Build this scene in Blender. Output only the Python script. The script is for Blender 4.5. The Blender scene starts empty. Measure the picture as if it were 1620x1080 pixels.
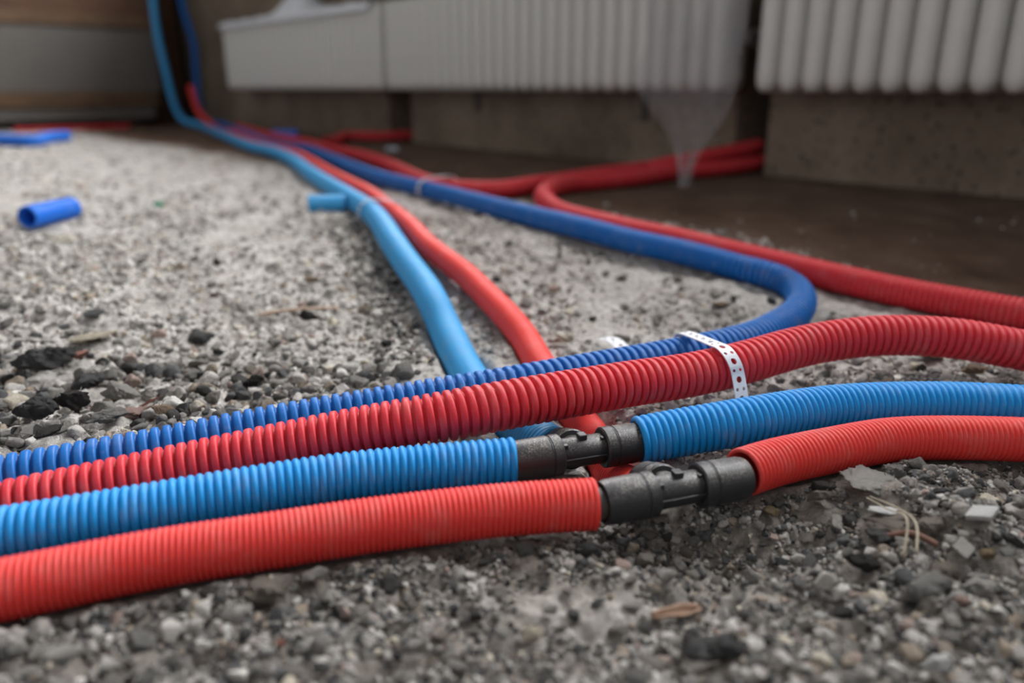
import bpy, bmesh, math, random
import numpy as np
from mathutils import Vector, Matrix, kdtree

random.seed(7)
rng = np.random.default_rng(7)
SC = bpy.context.scene
COL = SC.collection

# ------------------------------------------------------------------ camera
CAM_H = 0.207
cam_data = bpy.data.cameras.new('camera')
cam = bpy.data.objects.new('camera', cam_data)
COL.objects.link(cam)
cam.location = (0, 0, CAM_H)
cam.rotation_euler = (math.radians(90 - 18.36), 0, 0)
cam_data.sensor_width = 36.0
cam_data.lens = 26.91
cam_data.clip_start = 0.01
cam_data.dof.use_dof = True
cam_data.dof.focus_distance = 0.455
cam_data.dof.aperture_fstop = 3.5
SC.camera = cam

# ------------------------------------------------------------------ world, daylight, exposure
world = bpy.data.worlds.new('world')
SC.world = world
world.use_nodes = True
wn = world.node_tree.nodes
wn['Background'].inputs['Color'].default_value = (0.99, 0.98, 1.0, 1)
wn['Background'].inputs['Strength'].default_value = 0.36
SC.view_settings.view_transform = 'Standard'
SC.view_settings.look = 'None'
SC.view_settings.gamma = 1.0
SC.view_settings.use_curve_mapping = False
SC.view_settings.exposure = 0.0

# wall frame: s runs along the radiator wall, m runs out of it into the room
WC = np.array([-1.55, 4.06]); WE = np.array([0.66, -0.7516]); WN = np.array([-0.7516, -0.66])
WROT = math.atan2(WE[1], WE[0])
def wp(s, m, z=0.0):
    p = WC + WE * s + WN * m
    return Vector((p[0], p[1], z))

def window_light(name, s0, s1, z0, z1, power):
    d = bpy.data.lights.new(name, 'AREA')
    d.shape = 'RECTANGLE'; d.size = s1 - s0; d.size_y = z1 - z0
    d.energy = power; d.color = (0.97, 0.98, 1.0)
    o = bpy.data.objects.new(name, d); COL.objects.link(o)
    o.location = wp((s0 + s1) / 2, -0.30, (z0 + z1) / 2)
    o.rotation_euler = Vector((WN[0], WN[1], 0)).to_track_quat('-Z', 'Z').to_euler()
    return o
window_light('window_daylight', 0.5, 2.9, 0.95, 2.3, 280)
window_light('window_daylight', 3.2, 4.9, 0.95, 2.3, 184)

# fill light added behind the camera to brighten the camera-facing sides
d = bpy.data.lights.new('front_fill', 'AREA'); d.shape = 'RECTANGLE'; d.size = 2.4; d.size_y = 1.5; d.energy = 17; d.color = (.95, .98, 1.0)
o = bpy.data.objects.new('front_fill', d); COL.objects.link(o)
o.location = (-2.3, -2.1, 1.5); o.rotation_euler = Vector((.75, 1.0, -.45)).to_track_quat('-Z', 'Z').to_euler()

# ------------------------------------------------------------------ helpers
def link_mesh(name, verts, faces, mat, parent=None, smooth=True, loc=None):
    me = bpy.data.meshes.new(name)
    me.from_pydata([tuple(v) for v in verts], [], [tuple(f) for f in faces])
    me.update()
    if smooth:
        me.polygons.foreach_set('use_smooth', np.ones(len(me.polygons), dtype=bool))
    o = bpy.data.objects.new(name, me)
    COL.objects.link(o)
    if mat is not None: me.materials.append(mat)
    if parent is not None: o.parent = parent
    if loc is not None: o.location = loc
    return o

def link_bm(name, bm, mat, parent=None, smooth=False):
    bmesh.ops.recalc_face_normals(bm, faces=bm.faces)
    me = bpy.data.meshes.new(name); bm.to_mesh(me); bm.free()
    if smooth:
        me.polygons.foreach_set('use_smooth', np.ones(len(me.polygons), dtype=bool))
    o = bpy.data.objects.new(name, me); COL.objects.link(o)
    if mat is not None: me.materials.append(mat)
    if parent is not None: o.parent = parent
    return o

def tag(o, label, cat, group=None):
    o['label'] = label; o['category'] = cat
    if group: o['group'] = group
    return o

def thing(name, label, cat, loc=(0, 0, 0), rz=0.0, group=None):
    o = bpy.data.objects.new(name, None); COL.objects.link(o)
    o.location = loc; o.rotation_euler = (0, 0, rz); o.empty_display_size = 0.02
    return tag(o, label, cat, group)

def bm_box(bm, x0, x1, y0, y1, z0, z1, bev=0.0):
    r = bmesh.ops.create_cube(bm, size=1.0)
    vs = r['verts']
    for v in vs:
        v.co = Vector((x0 + (v.co.x + .5) * (x1 - x0), y0 + (v.co.y + .5) * (y1 - y0), z0 + (v.co.z + .5) * (z1 - z0)))
    if bev > 0:
        es = list({e for v in vs for e in v.link_edges})
        bmesh.ops.bevel(bm, geom=es, offset=bev, segments=2, profile=0.5, affect='EDGES')

def lathe(profile, n=40):
    """profile = [(x along axis, radius)], axis +X. returns verts, faces"""
    V = []; Fc = []
    for (x, r) in profile:
        for k in range(n):
            a = 2 * math.pi * k / n
            V.append((x, r * math.cos(a), r * math.sin(a)))
    for i in range(len(profile) - 1):
        for k in range(n):
            a = i * n + k; b = i * n + (k + 1) % n
            Fc.append((a, a + n, b + n, b))
    return V, Fc

# value noise ---------------------------------------------------------------
def _hash(ix, iy, seed):
    h = (ix.astype(np.int64) * 374761393 + iy.astype(np.int64) * 668265263 + seed * 974634777) & 0xFFFFFFFF
    h = ((h ^ (h >> 13)) * 1274126177) & 0xFFFFFFFF
    return ((h ^ (h >> 16)) & 0xFFFFFF) / float(0xFFFFFF)
def vnoise(x, y, seed=0):
    ix = np.floor(x); iy = np.floor(y); fx = x - ix; fy = y - iy
    fx = fx * fx * (3 - 2 * fx); fy = fy * fy * (3 - 2 * fy)
    a = _hash(ix, iy, seed); b = _hash(ix + 1, iy, seed); c = _hash(ix, iy + 1, seed); d = _hash(ix + 1, iy + 1, seed)
    return (a * (1 - fx) + b * fx) * (1 - fy) + (c * (1 - fx) + d * fx) * fy - .5
def fbm(x, y, sc, octs=4, seed=0, gain=.5):
    v = np.zeros_like(x); a = 1.0
    for o in range(octs):
        v += a * vnoise(x * sc + 17.3 * o, y * sc - 9.1 * o, seed + o); a *= gain; sc *= 2.03
    return v
def smooth(a, b, x):
    t = np.clip((x - a) / (b - a), 0, 1); return t * t * (3 - 2 * t)

# ------------------------------------------------------------------ materials
def srgb(r, g, b):
    f = lambda c: ((c / 255 + .055) / 1.055) ** 2.4 if c / 255 > .04045 else c / 255 / 12.92
    return (f(r), f(g), f(b), 1)

def new_mat(name):
    m = bpy.data.materials.new(name); m.use_nodes = True
    nt = m.node_tree
    return m, nt, nt.nodes['Principled BSDF']

def node(nt, typ, **kw):
    n = nt.nodes.new(typ)
    for k, v in kw.items(): setattr(n, k, v)
    return n

def ramp(nt, fac, stops):
    r = node(nt, 'ShaderNodeValToRGB')
    el = r.color_ramp.elements
    while len(el) < len(stops): el.new(.5)
    for e, (p, c) in zip(el, stops):
        e.position = p; e.color = c
    nt.links.new(fac, r.inputs['Fac'])
    return r.outputs['Color']

def mixc(nt, fac, a, b, mode='MIX'):
    m = node(nt, 'ShaderNodeMix', data_type='RGBA', blend_type=mode)
    for sock, val in ((m.inputs['Factor'], fac), (m.inputs['A'], a), (m.inputs['B'], b)):
        pass
    def put(s, v):
        if isinstance(v, (int, float)): s.default_value = v
        elif isinstance(v, tuple): s.default_value = v
        else: nt.links.new(v, s)
    put(m.inputs[0], fac); put(m.inputs[6], a); put(m.inputs[7], b)
    return m.outputs[2]

def noise_tex(nt, scale, detail=4, rough=.6, coord='Object'):
    tc = node(nt, 'ShaderNodeTexCoord')
    n = node(nt, 'ShaderNodeTexNoise'); n.inputs['Scale'].default_value = scale
    n.inputs['Detail'].default_value = detail; n.inputs['Roughness'].default_value = rough
    nt.links.new(tc.outputs[coord], n.inputs['Vector'])
    return n.outputs['Fac']

def bump(nt, bsdf, height, strength, dist):
    b = node(nt, 'ShaderNodeBump'); b.inputs['Strength'].default_value = strength; b.inputs['Distance'].default_value = dist
    nt.links.new(height, b.inputs['Height']); nt.links.new(b.outputs['Normal'], bsdf.inputs['Normal'])
    return b

def plastic(name, col, rough=.52, dust=.13, spec=.32):
    m, nt, p = new_mat(name)
    f = noise_tex(nt, 420, 3, .7)
    f2 = noise_tex(nt, 60, 4, .6)
    d = ramp(nt, f, [(.55, (0, 0, 0, 1)), (.78, (dust, dust, dust, 1))])
    d2 = ramp(nt, f2, [(.5, (0, 0, 0, 1)), (.8, (dust * 1.2,) * 3 + (1,))])
    dd = mixc(nt, 1.0, d, d2, 'ADD')
    c = mixc(nt, dd, col, srgb(178, 168, 158))
    nt.links.new(c, p.inputs['Base Color'])
    p.inputs['Roughness'].default_value = rough
    p.inputs['Specular IOR Level'].default_value = spec
    bump(nt, p, f, .12, .0006)
    return m

def simple(name, col, rough=.7, nscale=80, namp=.25, bstr=.25, bdist=.001, metallic=0.0):
    m, nt, p = new_mat(name)
    f = noise_tex(nt, nscale, 6, .65)
    lo = tuple(c * (1 - namp) for c in col[:3]) + (1,); hi = tuple(min(1, c * (1 + namp)) for c in col[:3]) + (1,)
    c = ramp(nt, f, [(.3, lo), (.7, hi)])
    nt.links.new(c, p.inputs['Base Color']); p.inputs['Roughness'].default_value = rough
    p.inputs['Metallic'].default_value = metallic
    if bstr: bump(nt, p, f, bstr, bdist)
    return m

def stone_mat(name, col, var=.25, rnd=True):
    """col = list of colours from dark to light, picked per object; pits and grain on top"""
    m, nt, p = new_mat(name)
    oi = node(nt, 'ShaderNodeObjectInfo')
    base = ramp(nt, oi.outputs['Random'], [(i / max(1, len(col) - 1), c) for i, c in enumerate(col)]) if len(col) > 1 else col[0]
    f = noise_tex(nt, 260, 6, .7)
    g = noise_tex(nt, 900, 3, .7)
    k = ramp(nt, f, [(.28, (1 - var * 2.2,) * 3 + (1,)), (.46, (1 - var * .1,) * 3 + (1,)), (.75, (1 + var * .5,) * 3 + (1,))])
    k2 = ramp(nt, g, [(.35, (.84, .84, .84, 1)), (.65, (1.14, 1.14, 1.14, 1))])
    c = mixc(nt, 1.0, base, k, 'MULTIPLY'); c = mixc(nt, 1.0, c, k2, 'MULTIPLY')
    nt.links.new(c, p.inputs['Base Color']); p.inputs['Roughness'].default_value = .9
    p.inputs['Specular IOR Level'].default_value = .2
    ad = node(nt, 'ShaderNodeMath', operation='ADD'); nt.links.new(f, ad.inputs[0]); nt.links.new(g, ad.inputs[1])
    bump(nt, p, ad.outputs[0], .9, .0022)
    return m

M = {}
M['red_front'] = plastic('red_conduit_plastic', srgb(214, 54, 48))
M['blue_front'] = plastic('blue_conduit_plastic', srgb(8, 138, 210))
M['red_back'] = plastic('deep_red_conduit_plastic', srgb(205, 48, 58))
M['blue_back'] = plastic('deep_blue_conduit_plastic', srgb(8, 99, 176))
M['blue_light'] = plastic('light_blue_conduit_plastic', srgb(60, 156, 214))
M['red_light'] = plastic('bright_red_conduit_plastic', srgb(232, 66, 60))
M['blue_scrap'] = plastic('cut_blue_conduit_plastic', srgb(22, 110, 215))
M['strap'] = simple('white_strap', srgb(226, 228, 232), .5, 200, .08, .1, .0005)
M['tie'] = simple('pale_tie', srgb(190, 196, 205), .4, 100, .1, 0)
M['wood_stick'] = simple('dry_wood', srgb(186, 160, 140), .8, 60, .2)
M['wood_red'] = simple('red_brown_wood', srgb(98, 68, 55), .8, 120, .3)
M['leaf'] = simple('dry_scrap', srgb(150, 122, 102), .8, 120, .3)
M['raffia'] = simple('dried_grass', srgb(160, 150, 130), .7, 150, .2, 0)
M['green'] = simple('green_plastic', srgb(40, 140, 105), .5, 80, .1, 0)
M['radiator'] = simple('radiator_white_paint', srgb(208, 208, 203), .38, 30, .04, 0)
M['radiator_dark'] = simple('radiator_fitting', srgb(70, 66, 62), .5, 60, .2, 0)
M['batten'] = simple('wooden_batten', srgb(86, 64, 43), .8, 14, .3)
M['dark_wood'] = simple('dark_wooden_post', srgb(74, 48, 30), .8, 12, .35)
M['panel'] = simple('grey_panel', srgb(88, 84, 80), .8, 4, .10)
M['lit_edge_white'] = simple('lit_edge_white', srgb(226, 232, 238), .4, 10, .05, 0)
STONE = {
    'pale': stone_mat('pale_stone', [srgb(182, 178, 172)]),
    'white': stone_mat('white_stone', [srgb(242, 241, 238)], .08),
    'grey': stone_mat('grey_stone', [srgb(146, 143, 139)]),
    'dark': stone_mat('dark_stone', [srgb(98, 97, 96)], .5),
    'black': stone_mat('blackish_stone', [srgb(68, 65, 62)], .55),
    'earth': stone_mat('dusty_stone', [srgb(148, 138, 128)], .22),
    'tan': stone_mat('tan_stone', [srgb(160, 138, 116)], .25),
    'brown': stone_mat('brown_stone', [srgb(106, 84, 68)], .3),
    'brick': stone_mat('brick_red_stone', [srgb(188, 134, 118)], .22),
    'pink': stone_mat('pinkish_stone', [srgb(186, 156, 146)], .2),
    'cream': stone_mat('cream_stone', [srgb(214, 202, 182)], .15),
    'yellow': stone_mat('yellow_stone', [srgb(150, 132, 104)], .3),
}
GREYS = [srgb(70, 70, 71), srgb(108, 106, 103), srgb(134, 131, 127), srgb(160, 156, 151), srgb(146, 137, 127), srgb(186, 182, 178)]
STONE['mixed'] = stone_mat('mixed_gravel', GREYS, .25)

# black fitting plastic with sand stuck on it
m, nt, p = new_mat('black_fitting_plastic')
f = noise_tex(nt, 1100, 4, .8); f2 = noise_tex(nt, 90, 3, .6)
geo = node(nt, 'ShaderNodeNewGeometry'); sx = node(nt, 'ShaderNodeSeparateXYZ'); nt.links.new(geo.outputs['True Normal'], sx.inputs[0])
up = ramp(nt, sx.outputs['Z'], [(.35, (0, 0, 0, 1)), (.95, (1, 1, 1, 1))])
sp = ramp(nt, f, [(.50, (.0, .0, .0, 1)), (.57, (1, 1, 1, 1))]); sp2 = ramp(nt, f2, [(.38, (.15, .15, .15, 1)), (.58, (1, 1, 1, 1))])
k = mixc(nt, 1.0, up, sp, 'MULTIPLY'); k = mixc(nt, 1.0, k, sp2, 'MULTIPLY')
c = mixc(nt, k, srgb(38, 39, 42), srgb(150, 142, 132))
nt.links.new(c, p.inputs['Base Color']); p.inputs['Roughness'].default_value = .42
bump(nt, p, f, .25, .0006)
M['black'] = m
M['black_plain'] = simple('black_collar_plastic', srgb(40, 41, 44), .4, 300, .2, .1, .0004)

# translucent film
m, nt, p = new_mat('clear_film')
p.inputs['Base Color'].default_value = srgb(205, 205, 208); p.inputs['Roughness'].default_value = .25
tr = node(nt, 'ShaderNodeBsdfTransparent'); tl = node(nt, 'ShaderNodeBsdfTranslucent'); tl.inputs['Color'].default_value = srgb(200, 200, 205)
mx = node(nt, 'ShaderNodeMixShader'); mx.inputs[0].default_value = .45
nt.links.new(p.outputs[0], mx.inputs[1]); nt.links.new(tl.outputs[0], mx.inputs[2])
mx2 = node(nt, 'ShaderNodeMixShader'); mx2.inputs[0].default_value = .30
nt.links.new(tr.outputs[0], mx2.inputs[1]); nt.links.new(mx.outputs[0], mx2.inputs[2])
nt.links.new(mx2.outputs[0], nt.nodes['Material Output'].inputs['Surface'])
M['film'] = m

# rubble made of many small stones, colour per stone
m, nt, p = new_mat('loose_gravel')
at = node(nt, 'ShaderNodeAttribute', attribute_name='stone_colour')
g1 = noise_tex(nt, 500, 4, .7)
k = ramp(nt, g1, [(.3, (.62, .62, .62, 1)), (.55, (1, 1, 1, 1)), (.75, (1.12, 1.12, 1.12, 1))])
c = mixc(nt, 1.0, at.outputs['Color'], k, 'MULTIPLY')
nt.links.new(c, p.inputs['Base Color']); p.inputs['Roughness'].default_value = .92; p.inputs['Specular IOR Level'].default_value = .2
bump(nt, p, g1, .6, .0012)
M['gravel'] = m

# floor: pale cement dust with grit; brown screed in the strip along the radiators
m, nt, p = new_mat('dusty_rubble_floor')
at = node(nt, 'ShaderNodeAttribute', attribute_name='zone')
sep = node(nt, 'ShaderNodeSeparateColor'); nt.links.new(at.outputs['Color'], sep.inputs[0])
a = noise_tex(nt, 14, 5, .6); b = noise_tex(nt, 190, 5, .75); d = noise_tex(nt, 900, 3, .75)
tc = node(nt, 'ShaderNodeTexCoord')
vo = node(nt, 'ShaderNodeTexVoronoi'); vo.inputs['Scale'].default_value = 260; nt.links.new(tc.outputs['Object'], vo.inputs['Vector'])
vs = node(nt, 'ShaderNodeSeparateColor'); nt.links.new(vo.outputs['Color'], vs.inputs[0])
dust = ramp(nt, a, [(.32, srgb(186, 180, 173)), (.5, srgb(206, 201, 195)), (.7, srgb(220, 216, 211))])
grit = ramp(nt, vs.outputs[0], [(.0, (.45, .45, .45, 1)), (.25, (.8, .79, .77, 1)), (.7, (1, 1, 1, 1)), (1, (1.15, 1.15, 1.15, 1))])
gb = ramp(nt, b, [(.3, (.55, .54, .53, 1)), (.5, (.95, .95, .95, 1)), (.75, (1.1, 1.1, 1.1, 1))])
c1 = mixc(nt, .8, dust, grit, 'MULTIPLY'); c1 = mixc(nt, .8, c1, gb, 'MULTIPLY')
brown = ramp(nt, a, [(.3, srgb(90, 71, 60)), (.55, srgb(112, 92, 79)), (.75, srgb(132, 112, 98))])
gb2 = ramp(nt, b, [(.3, (.8, .8, .8, 1)), (.7, (1.1, 1.1, 1.1, 1))])
c2 = mixc(nt, .7, brown, gb2, 'MULTIPLY')
c3 = mixc(nt, sep.outputs[0], c1, c2)
front = ramp(nt, b, [(.3, srgb(84, 78, 72)), (.5, srgb(126, 118, 110)), (.72, srgb(154, 146, 138))])
c3 = mixc(nt, sep.outputs[1], c3, front)
nt.links.new(c3, p.inputs['Base Color']); p.inputs['Roughness'].default_value = .95; p.inputs['Specular IOR Level'].default_value = .15
ad = node(nt, 'ShaderNodeMath', operation='ADD'); nt.links.new(b, ad.inputs[0]); nt.links.new(d, ad.inputs[1])
bump(nt, p, ad.outputs[0], .8, .003)
M['floor'] = m

# window wall: pitted grey brown render
m, nt, p = new_mat('pitted_render')
a = noise_tex(nt, 4, 5, .6); b = noise_tex(nt, 40, 5, .7)
tc = node(nt, 'ShaderNodeTexCoord'); vo = node(nt, 'ShaderNodeTexVoronoi'); vo.inputs['Scale'].default_value = 55
nt.links.new(tc.outputs['Object'], vo.inputs['Vector'])
pit = ramp(nt, vo.outputs['Distance'], [(.17, (.18, .17, .16, 1)), (.30, (1, 1, 1, 1))])
c = ramp(nt, a, [(.3, srgb(108, 94, 80)), (.55, srgb(134, 120, 104)), (.75, srgb(150, 136, 120))])
gb = ramp(nt, b, [(.3, (.75, .74, .73, 1)), (.7, (1.1, 1.1, 1.1, 1))])
c = mixc(nt, .8, c, gb, 'MULTIPLY'); c = mixc(nt, .75, c, pit, 'MULTIPLY')
nt.links.new(c, p.inputs['Base Color']); p.inputs['Roughness'].default_value = .95
bump(nt, p, b, .5, .004)
M['wall'] = m
M['wall_left'] = simple('grey_plaster', srgb(118, 110, 102), .9, 8, .15)

# ------------------------------------------------------------------ conduit routes (metres; radius, centre line points)
ROUTES = {
    'FR_L': (0.013, [(-0.7523, 0.0495, 0.0125), (-0.4968, 0.1511, 0.0125), (-0.2413, 0.2528, 0.0125), (-0.2086, 0.264, 0.0125), (-0.1807, 0.276, 0.0125), (-0.15, 0.2879, 0.0125), (-0.1164, 0.2977, 0.0125), (-0.0811, 0.309, 0.0125), (-0.0412, 0.3192, 0.0125), (-0.0009, 0.3275, 0.0125), (0.0411, 0.3323, 0.0125)]),
    'FR_R': (0.013, [(0.1222, 0.363, 0.0135), (0.1407, 0.3738, 0.0135), (0.179, 0.3891, 0.0135), (0.2193, 0.4029, 0.0135), (0.2507, 0.4054, 0.0135), (0.2965, 0.4029, 0.0135), (0.3387, 0.3955, 0.0135), (0.3786, 0.379, 0.0135), (0.6224, 0.3237, 0.0135), (0.8662, 0.2684, 0.0135)]),
    'FB_L': (0.013, [(-0.7819, 0.0884, 0.0125), (-0.5264, 0.19, 0.0125), (-0.2709, 0.2917, 0.0125), (-0.2348, 0.3053, 0.0125), (-0.1858, 0.324, 0.0125), (-0.1317, 0.3454, 0.0125), (-0.092, 0.3593, 0.0125), (-0.0466, 0.3699, 0.0125), (0.0017, 0.3787, 0.0125)]),
    'FB_R': (0.0142, [(0.0722, 0.4012, 0.0135), (0.1032, 0.4074, 0.017), (0.1285, 0.4106, 0.02), (0.1543, 0.4183, 0.021), (0.1949, 0.4316, 0.021), (0.2288, 0.4365, 0.021), (0.2711, 0.4375, 0.021), (0.3132, 0.4316, 0.021), (0.3576, 0.4234, 0.02), (0.4043, 0.4105, 0.018), (0.6481, 0.3552, 0.018), (0.8919, 0.2999, 0.018)]),
    'BR': (0.0148, [(-0.8102, 0.1186, 0.003), (-0.5547, 0.2202, 0.003), (-0.2992, 0.3219, 0.003), (-0.2607, 0.3429, 0.003), (-0.2255, 0.358, 0.005), (-0.1664, 0.3798, 0.01), (-0.0971, 0.3964, 0.019), (-0.0497, 0.4026, 0.026), (-0.0011, 0.4187, 0.029), (0.0796, 0.456, 0.028), (0.1121, 0.4699, 0.027), (0.1508, 0.4861, 0.029), (0.2118, 0.5171, 0.033), (0.2599, 0.5253, 0.037), (0.2834, 0.5267, 0.037), (0.321, 0.5255, 0.035), (0.365, 0.5206, 0.028), (0.4197, 0.508, 0.021), (0.4827, 0.4922, 0.018), (0.7265, 0.4369, 0.018), (0.9703, 0.3816, 0.018)]),
    'BB': (0.0142, [(-0.8317, 0.1465, 0.003), (-0.5762, 0.2481, 0.003), (-0.3207, 0.3498, 0.003), (-0.2813, 0.3751, 0.002), (-0.2339, 0.3964, 0.003), (-0.2031, 0.4098, 0.004), (-0.1588, 0.428, 0.007), (-0.1106, 0.444, 0.01), (-0.0562, 0.4592, 0.014), (-0.0013, 0.4734, 0.018), (0.0572, 0.4994, 0.019), (0.1055, 0.5228, 0.019), (0.1637, 0.5571, 0.018), (0.1972, 0.5868, 0.016), (0.2232, 0.6175, 0.015), (0.2487, 0.6495, 0.015), (0.2734, 0.6979, 0.015), (0.2846, 0.7546, 0.016), (0.2707, 0.7708, 0.022), (0.2467, 0.7902, 0.0248), (0.1902, 0.8407, 0.0326), (0.1421, 0.8736, 0.0376), (0.0803, 0.94, 0.0436), (0.0086, 1.0463, 0.0442), (-0.102, 1.2341, 0.0442), (-0.2521, 1.4775, 0.0442), (-0.436, 1.8844, 0.0442), (-0.5841, 2.2045, 0.0442), (-0.6942, 2.331, 0.0445), (-0.9885, 2.9414, 0.0445), (-1.2537, 3.4874, 0.0445), (-1.452, 3.74, 0.0835), (-1.4599, 3.74, 0.1598), (-1.4551, 3.74, 0.2654), (-1.4511, 3.74, 0.4067), (-1.4785, 3.74, 0.5446), (-1.4811, 3.74, 0.7324)]),
    'RR': (0.015, [(1.0085, 0.5104, 0.015), (0.7861, 0.5445, 0.015), (0.5637, 0.5785, 0.015), (0.5032, 0.6122, 0.015), (0.4553, 0.6535, 0.015), (0.4134, 0.6974, 0.0151), (0.3735, 0.7327, 0.0171), (0.3289, 0.771, 0.0213), (0.2797, 0.8107, 0.0271), (0.2274, 0.8521, 0.0336), (0.1893, 0.8837, 0.0383), (0.1481, 0.9144, 0.042), (0.106, 0.9627, 0.0449), (0.0683, 1.0357, 0.045), (0.0535, 1.1241, 0.045), (0.0484, 1.2058, 0.045), (0.0636, 1.2998, 0.045), (0.1005, 1.3706, 0.045), (0.1525, 1.4088, 0.045), (0.2329, 1.4702, 0.045), (0.3301, 1.5849, 0.045), (0.2832, 1.5631, 0.045), (0.419, 1.6358, 0.045), (0.5609, 1.7471, 0.05)]),
    'RA': (0.015, [(-1.199, 3.4676, 0.0445), (-0.8494, 2.7744, 0.0445), (-0.585, 2.335, 0.045), (-0.505, 2.17, 0.045), (-0.3747, 1.9552, 0.045), (-0.2683, 1.711, 0.045), (-0.1737, 1.444, 0.045), (-0.124, 1.3343, 0.045), (-0.074, 1.2956, 0.045), (-0.0095, 1.2998, 0.045), (0.0424, 1.3706, 0.045), (0.0976, 1.4287, 0.045), (0.1733, 1.5255, 0.045), (0.2628, 1.6227, 0.045), (0.3843, 1.7626, 0.045), (0.2943, 1.6262, 0.05), (0.481, 1.7168, 0.075), (0.551, 1.7584, 0.085)]),
    'RH': (0.015, [(-0.585, 2.47, 0.045), (-0.56, 2.58, 0.045), (-0.5785, 2.7566, 0.046), (-0.4392, 2.7192, 0.048), (-0.3259, 2.7721, 0.05)]),
    'LB': (0.0145, [(-1.5363, 3.62, 0.7155), (-1.5583, 3.62, 0.5666), (-1.5578, 3.62, 0.4003), (-1.5444, 3.62, 0.2795), (-1.5272, 3.62, 0.1395), (-1.5019, 3.62, 0.0737), (-1.3831, 3.5329, 0.0445), (-1.0653, 2.9027, 0.0445), (-0.7475, 2.2724, 0.0445), (-0.6431, 2.1111, 0.0445), (-0.5231, 1.864, 0.0445), (-0.3964, 1.5418, 0.0445), (-0.3152, 1.3473, 0.0445), (-0.2506, 1.1951, 0.0445), (-0.2004, 1.0727, 0.0445), (-0.1665, 0.9674, 0.0445), (-0.1331, 0.8483, 0.0418), (-0.1056, 0.7686, 0.0331), (-0.0833, 0.7101, 0.0254), (-0.0703, 0.6676, 0.0204), (-0.0623, 0.6506, 0.01), (-0.0477, 0.6007, 0.001), (-0.0359, 0.5656, -0.007), (-0.0196, 0.5234, -0.013), (-0.0044, 0.4894, -0.013), (0.0262, 0.423, -0.004)]),
    'LR': (0.0125, [(-1.4549, 3.65, 0.2154), (-1.4478, 3.65, 0.1609), (-1.4344, 3.65, 0.1086), (-1.3411, 3.554, 0.0445), (-1.0278, 2.9216, 0.0445), (-0.7154, 2.2886, 0.0445), (-0.5861, 2.0944, 0.0425), (-0.4675, 1.821, 0.0425), (-0.3633, 1.5607, 0.0425), (-0.2902, 1.3917, 0.0425), (-0.2309, 1.2547, 0.0425), (-0.1912, 1.1414, 0.0425), (-0.1523, 1.0247, 0.0425), (-0.125, 0.942, 0.0425), (-0.093, 0.8429, 0.0386), (-0.0672, 0.7916, 0.0327), (-0.0443, 0.748, 0.0268), (-0.0271, 0.7065, 0.0214), (-0.005, 0.6501, 0.0154), (0.0107, 0.6141, 0.006), (0.0198, 0.5799, -0.001), (0.0336, 0.5397, -0.01), (0.0455, 0.4959, -0.014), (0.0548, 0.4634, -0.0165), (0.064, 0.406, -0.0168), (0.0715, 0.379, -0.006)]),
    'WR': (0.0085, [(-2.1157, 3.3702, 0.036), (-1.9771, 3.4853, 0.036), (-1.8677, 3.588, 0.036), (-1.7667, 3.6701, 0.036)]),
}
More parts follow.
